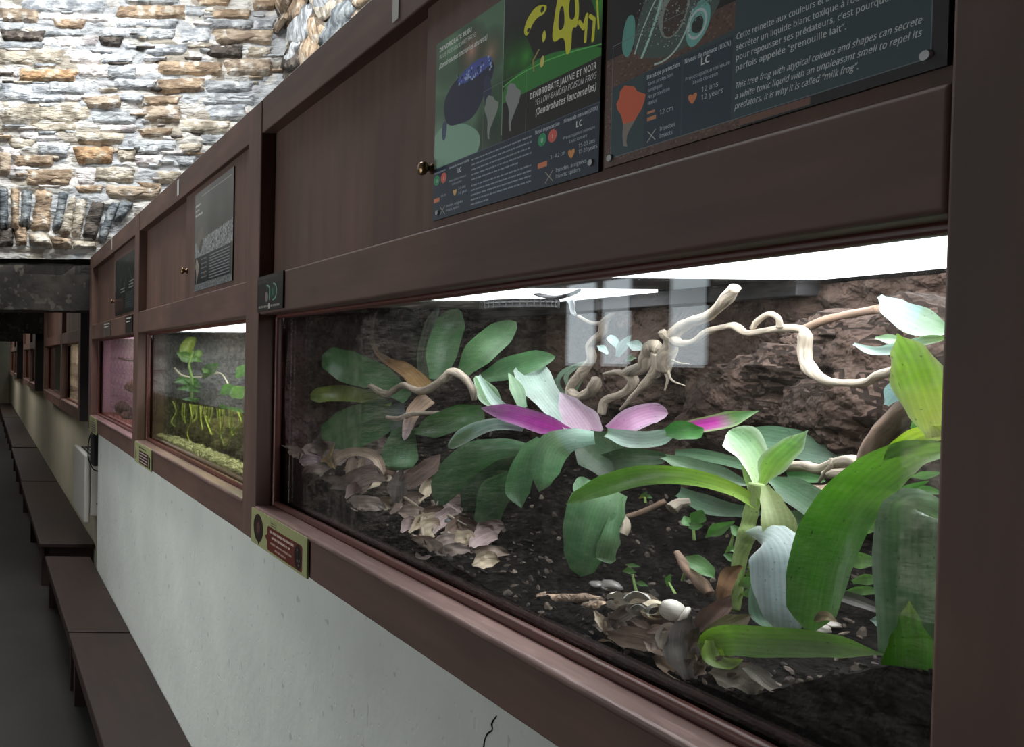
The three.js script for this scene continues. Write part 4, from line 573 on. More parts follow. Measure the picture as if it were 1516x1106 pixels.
plant('bromeliad', 'bromeliad with a magenta and pale pink heart and mint-edged leaves', 'plant', [868, 700, .95], [
  [[[848, 642, .92, 7], [805, 628, .9, 15], [758, 613, .88, 14], [712, 604, .86, 4]], ['#cf35b4', '#d520bc', '#c433b6', '#8f6a86'], { cup: .3, edge: '#c77fc0' }],
  [[[846, 634, .95, 9], [818, 598, .97, 17], [794, 567, .99, 23], [782, 545, 1.0, 19], [776, 536, 1.0, 10]], ['#a9d8c6', '#d7efe6', '#c2e2d6', '#b6dccb'], { cup: .45, edge: '#e2f2ec' }],
  [[[774, 604, .93, 6], [766, 578, .94, 9], [753, 552, .95, 2]], ['#6fae8c', '#8cc4a8', '#9cd0b6']],
  [[[874, 648, .92, 20], [862, 628, .935, 24], [846, 605, .95, 15], [829, 581, .965, 3]], ['#d08ab8', '#dba6c8', '#cfa0c0', '#c8b0c4'], { cup: .45, edge: '#e0c8da' }],
  [[[905, 640, .92, 12], [936, 621, .94, 17], [968, 611, .97, 15], [989, 612, .985, 7]], ['#d27fbc', '#dd9ecc', '#d79ac6', '#caa0bc'], { cup: .35, edge: '#e4c0dc' }],
  [[[998, 634, .93, 5], [1040, 629, .945, 11], [1078, 621, .965, 12], [1124, 608, .99, 2]], ['#cf2fac', '#dc18b8', '#d824b4', '#5aa050', '#7ab88a'], { cup: .25, edge: '#8fc07a' }],
  [[[898, 640, .89, 7], [935, 650, .885, 13], [975, 648, .89, 12], [1008, 633, .9, 3]], ['#9fcfba', '#cfe8dd', '#bcdccb', '#a8d0bb'], { cup: .4 }],
  [[[985, 640, .89, 6], [1008, 637, .89, 14], [1030, 638, .895, 12], [1042, 634, .9, 3]], ['#3f9a48', '#49a84a', '#4aa548'], { cup: .4 }],
  [[[880, 648, .88, 10], [848, 650, .86, 16], [820, 662, .845, 22], [808, 692, .835, 19], [803, 712, .83, 12], [798, 728, .83, 4]], ['#a4d0bc', '#b8dccb', '#7fb896', '#4f9266', '#5c9c70', '#8cb8a0'], { cup: -.4 }],
  [[[800, 650, .87, 6], [782, 668, .86, 10], [772, 700, .855, 16], [766, 728, .85, 16], [772, 752, .85, 4]], ['#83bfa0', '#68a880', '#4f9564', '#4a905c'], { cup: .35 }],
  [[[790, 664, .88, 6], [742, 664, .86, 15], [698, 678, .84, 22], [664, 712, .815, 22], [648, 752, .80, 9]], ['#5c9c74', '#5fa27a', '#4a8a58', '#3a7448', '#33663f'], { cup: -.35 }],
  [[[775, 634, .89, 5], [734, 628, .87, 9], [690, 643, .85, 11], [664, 664, .83, 6]], ['#b6d6cc', '#a8cbc0', '#86b29a', '#5c9470'], { cup: .4, edge: '#d4e6df' }],
  [[[716, 612, .9, 13], [682, 617, .88, 18], [646, 630, .865, 17], [613, 642, .85, 4]], ['#3f7f44', '#459246', '#428c44', '#3f8a48'], { cup: .3 }],
  [[[742, 606, .92, 7], [724, 586, .92, 14], [704, 556, .92, 5]], ['#4c9a50', '#55a554', '#62ae5c'], { cup: .4, edge: '#b8dcb4' }],
  [[[708, 556, .9, 3], [733, 594, .9, 7], [762, 614, .9, 8], [812, 630, .91, 4]], ['#b8d8cc', '#c8e2d8', '#b8d8cc'], { cup: .5 }],
  [[[772, 672, .9, 10], [728, 690, .88, 17], [702, 728, .86, 17], [688, 766, .85, 6]], DK, { cup: -.3 }],
  [[[758, 704, .87, 10], [734, 728, .85, 21], [722, 765, .84, 17], [713, 815, .83, 7]], ['#4c8c5c', '#437f50', '#38703f', '#2f5c38'], { cup: .3 }],
  [[[862, 650, .9, 18], [886, 668, .91, 32], [908, 690, .92, 24], [926, 708, .93, 6]], ['#33603c', '#3a6a42', '#2f5836'], { cup: .3 }],
  [[[884, 690, .92, 14], [932, 678, .92, 15], [990, 678, .93, 9]], ['#2f5f36', '#387040', '#33663a']],
  [[[980, 675, .93, 4], [1020, 689, .92, 12], [1062, 702, .91, 14], [1112, 718, .9, 5]], ['#8cbfa4', '#7ab094', '#6aa083', '#5c9474'], { cup: .4 }],
  [[[1000, 670, .95, 5], [1040, 674, .96, 9], [1085, 684, .97, 8], [1120, 700, .97, 3]], ['#6fa690', '#7cb39c', '#6fa690'], { cup: .3 }],
]);
plant('dracaena', 'leafy cane with a bright green strap leaf and a silvery drooping leaf', 'plant', [1085, 900, .82], [
  [[[1122, 748, .845, 7], [1096, 730, .835, 9], [1056, 714, .825, 11], [1005, 704, .815, 13], [950, 704, .805, 15], [900, 717, .795, 15], [862, 733, .79, 10], [838, 747, .785, 2]], ['#9ac84a', '#a4d244', '#8ac63c', '#6fb43a', '#66ac3c', '#6aae44'], { cup: .25, n: 26 }],
  [[[1124, 719, .85, 7], [1120, 684, .86, 17], [1100, 653, .87, 24], [1080, 637, .88, 8]], ['#c3e6b0', '#9fd49a', '#86c792', '#90cfa4'], { cup: .4, edge: '#d5eecb' }],
  [[[1128, 716, .845, 5], [1146, 684, .845, 17], [1172, 660, .85, 14], [1196, 637, .855, 1.5]], ['#a8d878', '#94cf74', '#86c878', '#a8d8b0'], { cup: .35, edge: '#cfeabf' }],
  [[[1132, 719, .84, 5], [1143, 744, .835, 13], [1153, 776, .83, 20], [1153, 798, .83, 17]], ['#b4cf8c', '#c3d9a0', '#b8d29a'], { cup: .3 }],
  [[[1104, 788, .83, 3], [1124, 790, .822, 13], [1146, 800, .815, 28], [1157, 825, .81, 38], [1159, 865, .805, 36], [1162, 905, .80, 28], [1165, 944, .80, 14]], ['#a8c8a4', '#b8cdc8', '#bccfd2', '#b8ccd2', '#b4c8cc', '#b8ccc8'], { cup: -.45 }],
  [[[1136, 842, .815, 5], [1127, 880, .81, 14], [1132, 910, .81, 17], [1150, 935, .805, 6]], ['#a6cfa8', '#a4cdb0', '#98c4a4'], { cup: .4 }],
  [[[1112, 728, .85, 3], [1106, 706, .855, 4], [1099, 686, .86, 1]], ['#9cc878', '#a8d088']],
]);
{ // its jointed cane
  const t = scene.getObjectByName('dracaena');
  part('cane', twig([[1121, 716, .848, 9], [1116, 740, .846, 8], [1108, 775, .842, 9], [1106, 790, .84, 11], [1101, 806, .838, 10], [1094, 835, .835, 8], [1089, 870, .83, 10], [1085, 905, .825, 9]], { rough: .1 }), std({ map: leafStripe, color: lin('#93ad62'), roughness: .6 }), t, 'jointed pale green cane');
  part('sheath', blade([[1098, 838, .825, 3], [1080, 850, .82, 10], [1072, 872, .815, 9], [1066, 895, .815, 5]], ['#8d6a4a', '#a07a58', '#7c5c44'], { cup: .5 }), M.deadLeaf, t, 'papery brown sheath');
}
plant('bromeliad', 'green strap-leaved plant drooping a broad leaf over the bare soil hollow', 'plant', [890, 740, .87], [
  [[[900, 722, .85, 26], [884, 750, .835, 36], [872, 785, .825, 33], [864, 820, .82, 25], [862, 842, .82, 17], [861, 854, .82, 6]], ['#8cc0a0', '#579a6c', '#4c9060', '#4a8c58', '#58986a'], { cup: -.3 }],
  [[[918, 735, .86, 6], [910, 765, .85, 10], [902, 800, .84, 15], [896, 826, .84, 14], [894, 832, .84, 10]], ['#7ab48c', '#5fa078', '#7fb48c', '#a8c8a0'], { cup: .3, tear: .4 }],
  [[[880, 738, .87, 16], [866, 722, .87, 15], [858, 706, .875, 5]], ['#6fae8c', '#7fb89a']],
]);
plant('bromeliad', 'blue-green broad leaves lying behind the leafy cane', 'plant', [1180, 700, .97], [
  [[[1085, 640, .96, 7], [1150, 652, .97, 21], [1212, 664, .985, 22], [1280, 684, 1.0, 4]], ['#7cbc9c', '#7ab4a4', '#7eaeaa', '#86b4b4'], { cup: .2 }],
  [[[1140, 708, .92, 6], [1178, 728, .92, 20], [1212, 750, .92, 21], [1238, 775, .92, 7]], ['#4f8f6a', '#5a9478', '#568a6c', '#4c8260'], { cup: .25 }],
  [[[1160, 762, .92, 8], [1192, 772, .92, 15], [1222, 778, .92, 8]], ['#3f8a3f', '#4a9444', '#469042']],
  [[[1005, 728, .93, 8], [1050, 748, .93, 14], [1100, 757, .925, 9], [1132, 760, .92, 4]], ['#5c8f7c', '#5a8e78', '#6a9e88'], { cup: .3 }],
  [[[1165, 705, .95, 6], [1195, 706, .95, 9], [1222, 712, .95, 4]], ['#3f8f48', '#4c9c50']],
]);
plant('strap_leaf_plant', 'bright lime strap-leaved plant arching up beside the dark post', 'plant', [1375, 700, .78], [
  [[[1410, 668, .74, 10], [1380, 668, .745, 16], [1345, 677, .755, 24], [1300, 706, .765, 31], [1258, 748, .77, 34], [1230, 795, .77, 35], [1212, 850, .765, 33], [1203, 900, .76, 28], [1198, 940, .755, 10]], ['#7cb83c', '#8cc63e', '#6fb832', '#5cac2c', '#52a42c', '#58aa34', '#68b43c'], { cup: .35, twist: .25, n: 28 }],
  [[[1392, 646, .745, 14], [1378, 610, .745, 24], [1362, 565, .745, 31], [1346, 524, .745, 20], [1328, 494, .745, 2]], ['#eef6b4', '#cdea5a', '#a2dc34', '#96d63e', '#aee266'], { cup: .3, edge: '#cfeea0' }],
  [[[1400, 640, .745, 11], [1362, 645, .75, 13], [1335, 660, .755, 11], [1308, 682, .76, 3]], ['#d2e86a', '#c2e04e', '#a4d23e', '#8ac43a'], { cup: .4 }],
  [[[1302, 438, .83, 3], [1326, 458, .82, 15], [1362, 477, .81, 21], [1402, 494, .80, 12]], ['#a8d2cf', '#b0d6d4', '#9ccac2', '#6ab46c'], { cup: .35 }],
  [[[1264, 509, .83, 2], [1292, 519, .82, 6], [1330, 515, .81, 8], [1375, 503, .80, 7], [1402, 500, .80, 4]], ['#b8dcd6', '#c4e4dc', '#a8d4b4', '#8cc46c'], { cup: .4 }],
  [[[1312, 600, .85, 3], [1328, 578, .84, 13], [1346, 558, .83, 10]], ['#8cb0b0', '#94b8ba', '#86acac'], { cup: .3 }],
  [[[1350, 636, .78, 4], [1366, 632, .775, 14], [1388, 640, .77, 12]], ['#4c9a3a', '#58a83e', '#52a23c'], { cup: .3 }],
  [[[1296, 500, .84, 2], [1318, 502, .83, 7], [1345, 510, .82, 6]], ['#a4d2b8', '#9cceb0', '#8cc4a0']],
], 'strap-leaved plants by the dark post');
plant('strap_leaf_plant', 'thick glossy grey-green leaf bent over beside the dark post, small pointed shoot at its foot', 'plant', [1350, 965, .73], [
  [[[1394, 778, .76, 12], [1376, 757, .752, 22], [1352, 752, .744, 31], [1347, 785, .739, 37], [1346, 840, .737, 39], [1350, 900, .736, 38], [1354, 972, .736, 38], [1354, 995, .736, 36]], ['#5c9060', '#6fa878', '#6aa274', '#5a9468', '#558e64', '#4f885e', '#5a9060'], { cup: -.45, n: 26, m: 8 }],
  [[[1350, 990, .7145, 32], [1350, 952, .7145, 24], [1347, 920, .7145, 12], [1346, 890, .715, 2]], ['#58a83a', '#6fc03c', '#66b83a', '#9ab868'], { cup: .35, name: 'shoot' }],
], 'strap-leaved plants by the dark post');
plant('fallen_leaf', 'yellow-green strap leaf lying along the glass with a rolled end', 'leaf', [1150, 980, .722], [
  [[[1062, 975, .735, 10], [1056, 955, .728, 18], [1080, 948, .724, 22], [1120, 950, .721, 23], [1180, 952, .72, 21], [1240, 957, .72, 17], [1312, 970, .722, 3]], ['#a4d24a', '#8cc63c', '#7fc03a', '#78b83e', '#72ac48', '#7aa85c'], { cup: .3, n: 26, name: 'blade' }],
  [[[1050, 948, .718, 5], [1054, 972, .716, 12], [1075, 982, .716, 9], [1100, 976, .717, 3]], ['#b4d884', '#a8d070', '#b0d47c'], { cup: .5, name: 'rolled_end' }],
]);
// small seedlings
function seedling(label, base, stemTop, leaves, colr = '#4f9a44') {
  const b = at(...base), t = thing('seedling', label, 'plant', [b.x, b.y, b.z], 'small seedlings on the vivarium soil');
  part('stem', twig([[...base, 2], [...stemTop, 1.4]], { rough: .05, sides: 6 }), std({ color: lin('#7c9a54'), roughness: .6 }), t);
  leaves.forEach((p, i) => part('leaf', blade(p, [colr, '#62b052', '#58a84c'], { cup: .3, n: 10, sd: i }), M.leaf, t));
}
seedling('three-leaved seedling above the curved white stem', [1028, 800, .9], [1026, 776, .9], [[[1026, 778, .9, 3], [1034, 765, .9, 10], [1040, 755, .9, 3]], [[1026, 778, .9, 3], [1018, 772, .9, 8], [1013, 764, .9, 2]], [[1020, 778, .895, 4], [1030, 779, .893, 6], [1041, 778, .893, 2]]]);
seedling('seedling with one broad glossy leaf beside the brown sheath', [1010, 860, .85], [1018, 832, .85], [[[1014, 826, .85, 3], [1032, 833, .845, 12], [1048, 846, .84, 10], [1057, 856, .84, 2]]]);
seedling('seedling with long pointed leaves against the jointed cane', [1080, 815, .86], [1086, 790, .86], [[[1044, 796, .86, 1], [1062, 784, .86, 9], [1088, 772, .86, 2]], [[1084, 778, .86, 3], [1092, 788, .86, 7], [1098, 798, .86, 2]], [[1072, 820, .85, 2], [1084, 826, .85, 6], [1098, 832, .85, 3]]]);
seedling('thin two-leaved seedling on bare black soil', [943, 880, .83], [936, 850, .83], [[[922, 846, .83, 1], [932, 845, .83, 5], [942, 848, .83, 1]], [[940, 863, .83, 1], [950, 864, .83, 4], [960, 868, .83, 1]], [[926, 836, .83, 1], [937, 837, .83, 3], [948, 839, .83, 1]]], '#6a9a4c');
seedling('pale feathery seedling under the lime leaf', [1360, 750, .8], [1372, 725, .8], [[[1320, 742, .8, 1], [1345, 724, .8, 6], [1375, 712, .8, 2]], [[1352, 730, .8, 1], [1372, 726, .79, 7], [1395, 730, .79, 3]], [[1348, 706, .81, 1], [1368, 704, .81, 6], [1392, 700, .81, 3]], [[1362, 742, .79, 1], [1378, 742, .79, 7], [1396, 748, .79, 3]]], '#7ac060');
seedling('bushy seedling at the foot of the jointed cane', [1108, 880, .84], [1112, 845, .84], [[[1108, 842, .84, 2], [1118, 832, .84, 6], [1124, 820, .84, 2]], [[1104, 852, .84, 2], [1116, 850, .835, 8], [1128, 846, .835, 2]], [[1092, 866, .83, 2], [1110, 862, .825, 9], [1126, 856, .825, 3]], [[1098, 880, .83, 2], [1112, 878, .825, 7], [1122, 872, .825, 2]], [[1074, 818, .85, 1], [1084, 812, .85, 5], [1092, 820, .85, 2]]], '#86bc54');
seedling('tiny curled sprout among the dry leaves', [1000, 880, .82], [990, 862, .82], [[[988, 868, .82, 1], [989, 858, .82, 4], [993, 850, .82, 1]]], '#7a9c50');
seedling('yellow sprout on the dark soil wall', [956, 745, 1.0], [955, 736, 1.0], [[[946, 738, 1, 1], [953, 733, 1, 3], [958, 728, 1, 1]], [[952, 738, 1, 1], [960, 735, 1, 3], [966, 738, 1, 1]]], '#b8a040');
// broad pebbled leaves low between the big blades
[[1243, 834, 1306, 832, 12], [1262, 862, 1308, 860, 8], [1170, 790, 1205, 800, 10], [1258, 790, 1308, 778, 9], [1250, 878, 1306, 876, 7]].forEach(([u0, v0, u1, v1, w], i) => single('creeping_fig_leaf', blade([[u0, v0, .86, 3], [(u0 + u1) / 2, (v0 + v1) / 2 - 3, .86, w], [u1, v1, .86, 4]], ['#6fae5c', '#7cb868', '#6aa85c'], { cup: .35, sd: i, wave: .25 }), M.leaf, 'pebbled light green leaf low between the arching blades', 'leaf', 'pebbled leaves low behind the arching blades'));
plant('air_plant', 'tuft of narrow grass-like leaves on the dark wall by the branches', 'plant', [850, 590, 1.02], [
  [[[848, 585, 1.02, 2], [838, 560, 1.01, 3], [850, 545, 1.0, 3], [874, 531, 1.0, 1]], ['#8fae94', '#a4c0a8', '#9ab8a0']], [[[842, 590, 1.02, 2], [826, 570, 1.01, 3], [832, 552, 1.0, 3], [860, 536, 1.0, 1]], ['#7f9f86', '#96b49c', '#9ab8a0']], [[[852, 580, 1.02, 2], [860, 560, 1.01, 3], [868, 546, 1.0, 1]], ['#88a88c', '#98b49c']], [[[835, 592, 1.02, 2], [818, 580, 1.01, 3], [822, 560, 1.0, 1]], ['#6f8f78', '#86a68c']],
]);
plant('air_plant', 'small pale blue-leaved rosette fixed behind the branches', 'plant', [918, 540, 1.08], [
  [[[914, 528, 1.08, 3], [922, 512, 1.08, 7], [934, 496, 1.08, 2]], ['#a8cac8', '#c2dedb', '#b4d4d0']], [[[928, 508, 1.08, 2], [942, 512, 1.08, 8], [956, 518, 1.08, 2]], ['#b4d4d2', '#c8e2df', '#b8d8d4']], [[[916, 516, 1.08, 3], [908, 504, 1.08, 6], [900, 498, 1.08, 4]], ['#9cc0bc', '#acd0cb']], [[[900, 524, 1.08, 2], [892, 516, 1.08, 5], [884, 512, 1.08, 1]], ['#a8cac6', '#b4d4d0']], [[[926, 534, 1.08, 2], [934, 530, 1.08, 5], [942, 530, 1.08, 1]], ['#88b49c', '#96bfa6']],
]);
// ---- branches
const branch = (label, pts, mat = M.drift, o = {}) => single('driftwood_branch', twig(pts, o), mat, label, 'branch');
branch('pale zigzag twig laid across the bromeliad with blunt leaves', [[548, 571, .84, 4], [563, 580, .845, 5], [574, 583, .85, 5], [598, 570, .855, 5], [610, 575, .86, 5], [625, 579, .865, 6], [655, 563, .87, 6], [668, 551, .875, 7], [688, 560, .88, 6], [700, 578, .885, 5], [702, 592, .89, 4]]);
branch('short pale twig below the zigzag twig', [[573, 618, .835, 3], [590, 620, .84, 4], [610, 613, .85, 4], [650, 611, .87, 3]]);
{ // small twisted branch
  const t = thing('driftwood_branch', 'small twisted branch standing in front of the dark wall', 'branch', [at(850, 590, 1.0).x, at(850, 590, 1.0).y, at(850, 590, 1.0).z]);
  part('stem', twig([[846, 588, 1.0, 6], [845, 574, 1.0, 6], [862, 551, 1.0, 7], [876, 530, 1.0, 6], [873, 512, 1.0, 6], [892, 492, 1.0, 6], [895, 477, 1.0, 6], [908, 464, 1.0, 3]]), M.drift, t);
  part('fork', twig([[893, 479, 1.0, 3], [875, 478, 1.0, 2.5], [856, 468, 1.0, 2]]), M.drift, t); part('root', twig([[846, 580, 1.0, 6], [856, 588, .99, 7], [872, 582, .985, 8], [882, 566, .98, 8], [880, 558, .98, 4]]), M.drift, t);
}
{
  const t = thing('driftwood_branch', 'knotted branch with a hooked top beside the antler branch', 'branch', [at(890, 615, .98).x, at(890, 615, .98).y, at(890, 615, .98).z]);
  part('stem', twig([[890, 614, .98, 5], [896, 594, .985, 6], [926, 581, .99, 6], [937, 563, .99, 7], [928, 553, .985, 7], [952, 543, .98, 9], [958, 524, .975, 9], [968, 512, .97, 10], [976, 521, .97, 6]]), M.drift, t);
  part('side_stem', twig([[972, 522, .97, 7], [972, 545, .975, 7], [960, 562, .975, 6], [940, 584, .975, 4], [919, 607, .975, 2.5]]), M.drift, t); part('stub', twig([[930, 554, .985, 5], [912, 551, .98, 4], [894, 554, .975, 2.5]]), M.drift, t);
}
{
  const t = thing('driftwood_branch', 'large pale antler-like branch reaching across the vivarium', 'branch', [at(985, 545, .97).x, at(985, 545, .97).y, at(985, 545, .97).z]);
  part('stem', twig([[982, 548, .97, 9], [985, 530, .965, 11], [993, 512, .96, 10], [998, 494, .955, 9], [1020, 478, .945, 8], [1044, 470, .935, 8], [1062, 456, .925, 7], [1076, 441, .915, 9], [1088, 426, .91, 8]]), M.drift, t);
  part('stub', twig([[995, 503, .955, 7], [985, 497, .95, 6], [979, 490, .945, 5]]), M.drift, t);
  part('long_arm', twig([[996, 502, .955, 7], [1008, 509, .95, 6], [1030, 505, .945, 5], [1044, 494, .94, 6], [1074, 484, .935, 5], [1088, 483, .935, 6], [1106, 493, .935, 5], [1135, 489, .94, 5], [1165, 486, .945, 6], [1188, 489, .95, 6], [1192, 500, .95, 9], [1191, 520, .95, 9], [1198, 545, .945, 9], [1222, 563, .94, 7], [1255, 567, .93, 6], [1285, 565, .92, 6], [1300, 556, .915, 7], [1318, 551, .91, 7], [1338, 543, .905, 8]]), M.drift, t);
  part('loop', twig([[1113, 487, .937, 3], [1121, 476, .937, 4], [1140, 465, .937, 4], [1152, 471, .937, 4], [1155, 485, .94, 4]]), M.drift, t);
  for (const p of [[[984, 548, .97, 2.5], [988, 562, .97, 1.6], [984, 578, .97, 1]], [[988, 545, .97, 2.2], [994, 562, .97, 1.5], [1014, 571, .97, .8]], [[992, 532, .965, 2], [1004, 537, .965, 1.2], [1020, 539, .965, .7]], [[982, 548, .97, 2], [978, 556, .97, 1.2], [972, 560, .97, .8]]]) part('rootlet', twig(p, { sides: 6 }), M.drift, t);
}
branch('brown root pressed along the moulded rock face', [[1192, 487, 1.0, 6], [1218, 475, 1.0, 6], [1255, 466, 1.0, 6], [1300, 458, 1.0, 7]], M.darkDrift);
branch('thick smooth grey-brown stem rising behind the lime leaves', [[1281, 700, .87, 12], [1292, 668, .865, 14], [1312, 640, .86, 16], [1340, 612, .85, 17], [1375, 588, .84, 17]], M.darkDrift, { rough: .05, sides: 14 });
branch('pale horizontal runner with a rooted joint behind the jointed cane', [[1150, 692, .9, 7], [1190, 690, .9, 8], [1215, 695, .895, 8], [1238, 686, .89, 8], [1262, 683, .885, 10], [1282, 692, .88, 9]], M.drift, { rough: .06 });
branch('short grey runner under the pale horizontal runner', [[1222, 702, .89, 6], [1245, 702, .885, 9], [1275, 700, .88, 9]], M.drift, { rough: .05 });
branch('bundle of curled aerial roots on the pale runner', [[1212, 714, .885, 2], [1222, 700, .885, 3], [1232, 688, .885, 4], [1230, 678, .885, 2]], M.drift);
single('cork_log', twig([[1200, 742, .95, 22], [1250, 748, .95, 30], [1300, 760, .94, 30], [1350, 770, .93, 26]], { rough: .3, sides: 16 }), M.bark, 'rough bark log lying behind the arching lime leaf', 'log');
branch('cut end of a pale hollow stem lying on the dark slope', [[1022, 744, .93, 7], [1005, 746, .92, 8], [993, 754, .91, 9]], M.drift, { rough: .03 });
branch('curved white cut stem below the drooping broad leaf', [[908, 764, .9, 4], [922, 768, .895, 6], [927, 780, .89, 6], [921, 791, .885, 7]], M.drift, { rough: .03 });
branch('dark thin stick running up the soil slope', [[915, 768, .91, 3], [945, 760, .93, 4], [985, 742, .95, 4]], M.darkDrift);
branch('broken brown root lying along the front glass', [[748, 862, .76, 6], [775, 880, .76, 13], [806, 890, .76, 11], [840, 888, .765, 10], [868, 885, .77, 8], [890, 889, .775, 5]], M.bark, { rough: .3 });
branch('peeling brown root beside the broken root', [[868, 900, .755, 8], [890, 902, .755, 13], [912, 908, .755, 11], [928, 910, .755, 5]], M.bark, { rough: .3 });
branch('leaning dark bark strip beside the thin seedling', [[1002, 818, .85, 4], [1018, 842, .845, 8], [1040, 866, .84, 9], [1052, 880, .84, 7]], M.darkDrift);
// ---- dead leaves, shells, bits on the ground
const DEAD = [['#a08d82', '#b3a094', '#8d7b70'], ['#7d6f6a', '#8f8078', '#6c605c'], ['#ab9a98', '#9d8a88', '#857570'], ['#6a5a52', '#7c685c', '#5a4d46'], ['#b9aa94', '#c8b8a0', '#a4947f'], ['#8d7c84', '#9d8c94', '#7b6c73']];
// a leaf lying on the soil: picture points, each dropped on the ground and lifted by h
const onSoil = (pts) => pts.map(([u, v, w, h = 0]) => [u, v, ground(u, v + h * .9) , w]);
const dead = (pts, k, label, group, o = {}) => single('dead_leaf', blade(onSoil(pts), DEAD[k], { cup: .45, wave: .6, n: 12, tear: .15, sd: pts[0][0], mat: 'deadLeaf', ...o }), M.deadLeaf, label, 'dead leaf', group);
const dLeaf = (label, pts, cols, o = {}) => single('dead_leaf', blade(pts, cols, { cup: .4, wave: .4, n: 14, tear: .12, sd: pts[0][0], mat: 'deadLeaf', ...o }), M.deadLeaf, label, 'dead leaf');
const G = (u, v, lift) => ground(u, v, lift);
{ // the hoop of dry leaf and what stands round it
  const X = G(530, 722);
  dLeaf('hoop-shaped dry tan leaf curled over the litter', [[492, 716, X, 5], [490, 690, X, 8], [505, 674, X, 7], [535, 669, X, 7], [560, 682, X, 8], [567, 708, X, 6]], ['#a89584', '#b9a692', '#ae9a88', '#9a8878'], { wave: .15 });
  dLeaf('yellowish upright dry leaf beside the curled hoop leaf', [[487, 724, X - .01, 8], [486, 702, X - .01, 12], [484, 684, X - .01, 9], [488, 674, X - .01, 3], [496, 655, X - .01, 1.5]], ['#ae9a78', '#c2aa7c', '#b6a078'], { wave: .15 });
  dLeaf('narrow dry strip standing inside the curled hoop leaf', [[518, 712, X + .006, 6], [520, 690, X + .006, 8], [524, 676, X + .006, 6]], ['#a89888', '#b4a492', '#a49484'], { wave: .1 });
  dLeaf('thinner dry strip beside the strip inside the hoop leaf', [[534, 706, X + .008, 4], [535, 690, X + .008, 6], [537, 678, X + .008, 5]], ['#a29282', '#ae9e8c', '#9e8e7e'], { wave: .1 });
  dLeaf('large mauve curled leaf in front of the hoop leaf', [[500, 735, X - .012, 10], [525, 716, X - .01, 20], [552, 704, X - .008, 17], [572, 712, X - .008, 6]], ['#8d7c78', '#a08e88', '#96847e', '#85746e'], { cup: .6 });
  dLeaf('brown leaf standing upright beside the short broken stalk', [[586, 744, X, 5], [588, 722, X, 15], [592, 706, X + .004, 8], [596, 694, X + .006, 2]], ['#5c5450', '#6c6460', '#5a5450'], { cup: .6 });
  dLeaf('wide pinkish brown leaf sloping up to the bromeliad', [[590, 724, X + .01, 5], [612, 708, X + .02, 14], [636, 690, X + .03, 13], [652, 672, X + .04, 4]], ['#8d7670', '#a08880', '#957d76'], { cup: .5 });
}
const LB = 'mauve-brown dead leaf in the litter below the blunt-leaved bromeliad', LG = 'dead leaves below the blunt-leaved bromeliad';
let li = 0;
for (let v = 655; v < 850; v += 15) for (let u = 428 + (v % 2) * 8 + Math.max(0, (v - 690) * .95); u < Math.min(740, 560 + (v - 655) * 1.3); u += 29) {
  if (rnd() < .16) continue; const a = rr(-.6, 1.1), L = rr(17, 34), w = rr(9, 17), k = u < 520 ? (rnd() < .6 ? 5 : 1) : Math.floor(rnd() * 5); const uu = u + rr(-5, 5), vv = v + rr(-5, 5); if (vv > 690 + (uu - 440) * .66) continue;
  dead([[uu - L * Math.cos(a), vv + L * .6 * Math.sin(a), 2], [uu - L * .3 * Math.cos(a), vv - 3, w, 6], [uu + L * .4 * Math.cos(a), vv - 4 - L * .3 * Math.sin(a), w * .9, 8], [uu + L * Math.cos(a), vv - L * .6 * Math.sin(a), 2]], k, LB, LG, { twist: rr(-.4, .4) }); li++;
}
for (const [p, l] of [[[[570, 700, 3], [578, 708, 3.5], [573, 715, 2.5]], 'short broken pale stalk in the litter'], [[[583, 728, 2.5], [615, 748, 2.5], [632, 766, 1.5]], 'long thin dry stalk lying down the litter'], [[[625, 760, 2], [624, 780, 2.5], [630, 806, 1.5]], 'thin upright dry stalk near the glass'], [[[640, 742, 2], [668, 766, 2.5], [690, 778, 1.5]], 'pale stalk lying under the drooping dark leaves']]) single('dry_stalk', twig(p.map(([u, v, r]) => [u, v, G(u, v + 8), r]), { sides: 6 }), M.drift, l, 'stalk');
dLeaf('grey folded dead leaf standing against the glass beside the rolled green leaf', [[1022, 1006, .7155, 10], [1012, 970, .717, 25], [1014, 935, .72, 18], [1024, 912, .724, 3]], ['#7c7672', '#8a8480', '#7c7674', '#6c6664'], { cup: .7 });
dLeaf('pinkish brown dead leaf behind the rolled green leaf', [[1040, 958, .73, 5], [1062, 940, .733, 17], [1085, 924, .737, 16], [1112, 910, .742, 5]], ['#a08883', '#b39a93', '#a68d87'], {});
dLeaf('folded brown dead leaf above the pinkish one', [[1028, 935, .735, 5], [1050, 915, .74, 15], [1070, 897, .745, 12], [1082, 882, .75, 2]], ['#6c5a54', '#8a7268', '#7a645c'], { cup: .6 });
dLeaf('pale grey-brown dead leaf resting on soil in front of the rolled green leaf', [[1056, 985, .7148, 14], [1082, 996, .7148, 26], [1108, 1012, .7148, 22], [1114, 1032, .7148, 5]], ['#7e766c', '#8d8478', '#7a7268'], { wave: .3 });
dLeaf('narrow pale leaf hanging down the soil face', [[1106, 985, .7148, 8], [1125, 1000, .7148, 12], [1142, 1015, .7148, 9], [1165, 1024, .7148, 2]], ['#6e6862', '#8d867e', '#a8a29a'], { wave: .4 });
dLeaf('fan-ribbed pale dry leaf beside the round shell', [[878, 928, .7265, 3], [912, 926, .728, 16], [940, 910, .731, 22], [956, 893, .735, 7]], ['#a89e94', '#c8beb4', '#d4cabe'], { cup: .5, wave: .5 });
dLeaf('torn brown leaf at the glass below the fan-ribbed leaf', [[900, 940, .717, 6], [932, 944, .717, 17], [965, 952, .717, 17], [990, 972, .717, 6]], ['#7c6a60', '#94806f', '#6c5a50'], { wave: .7 });
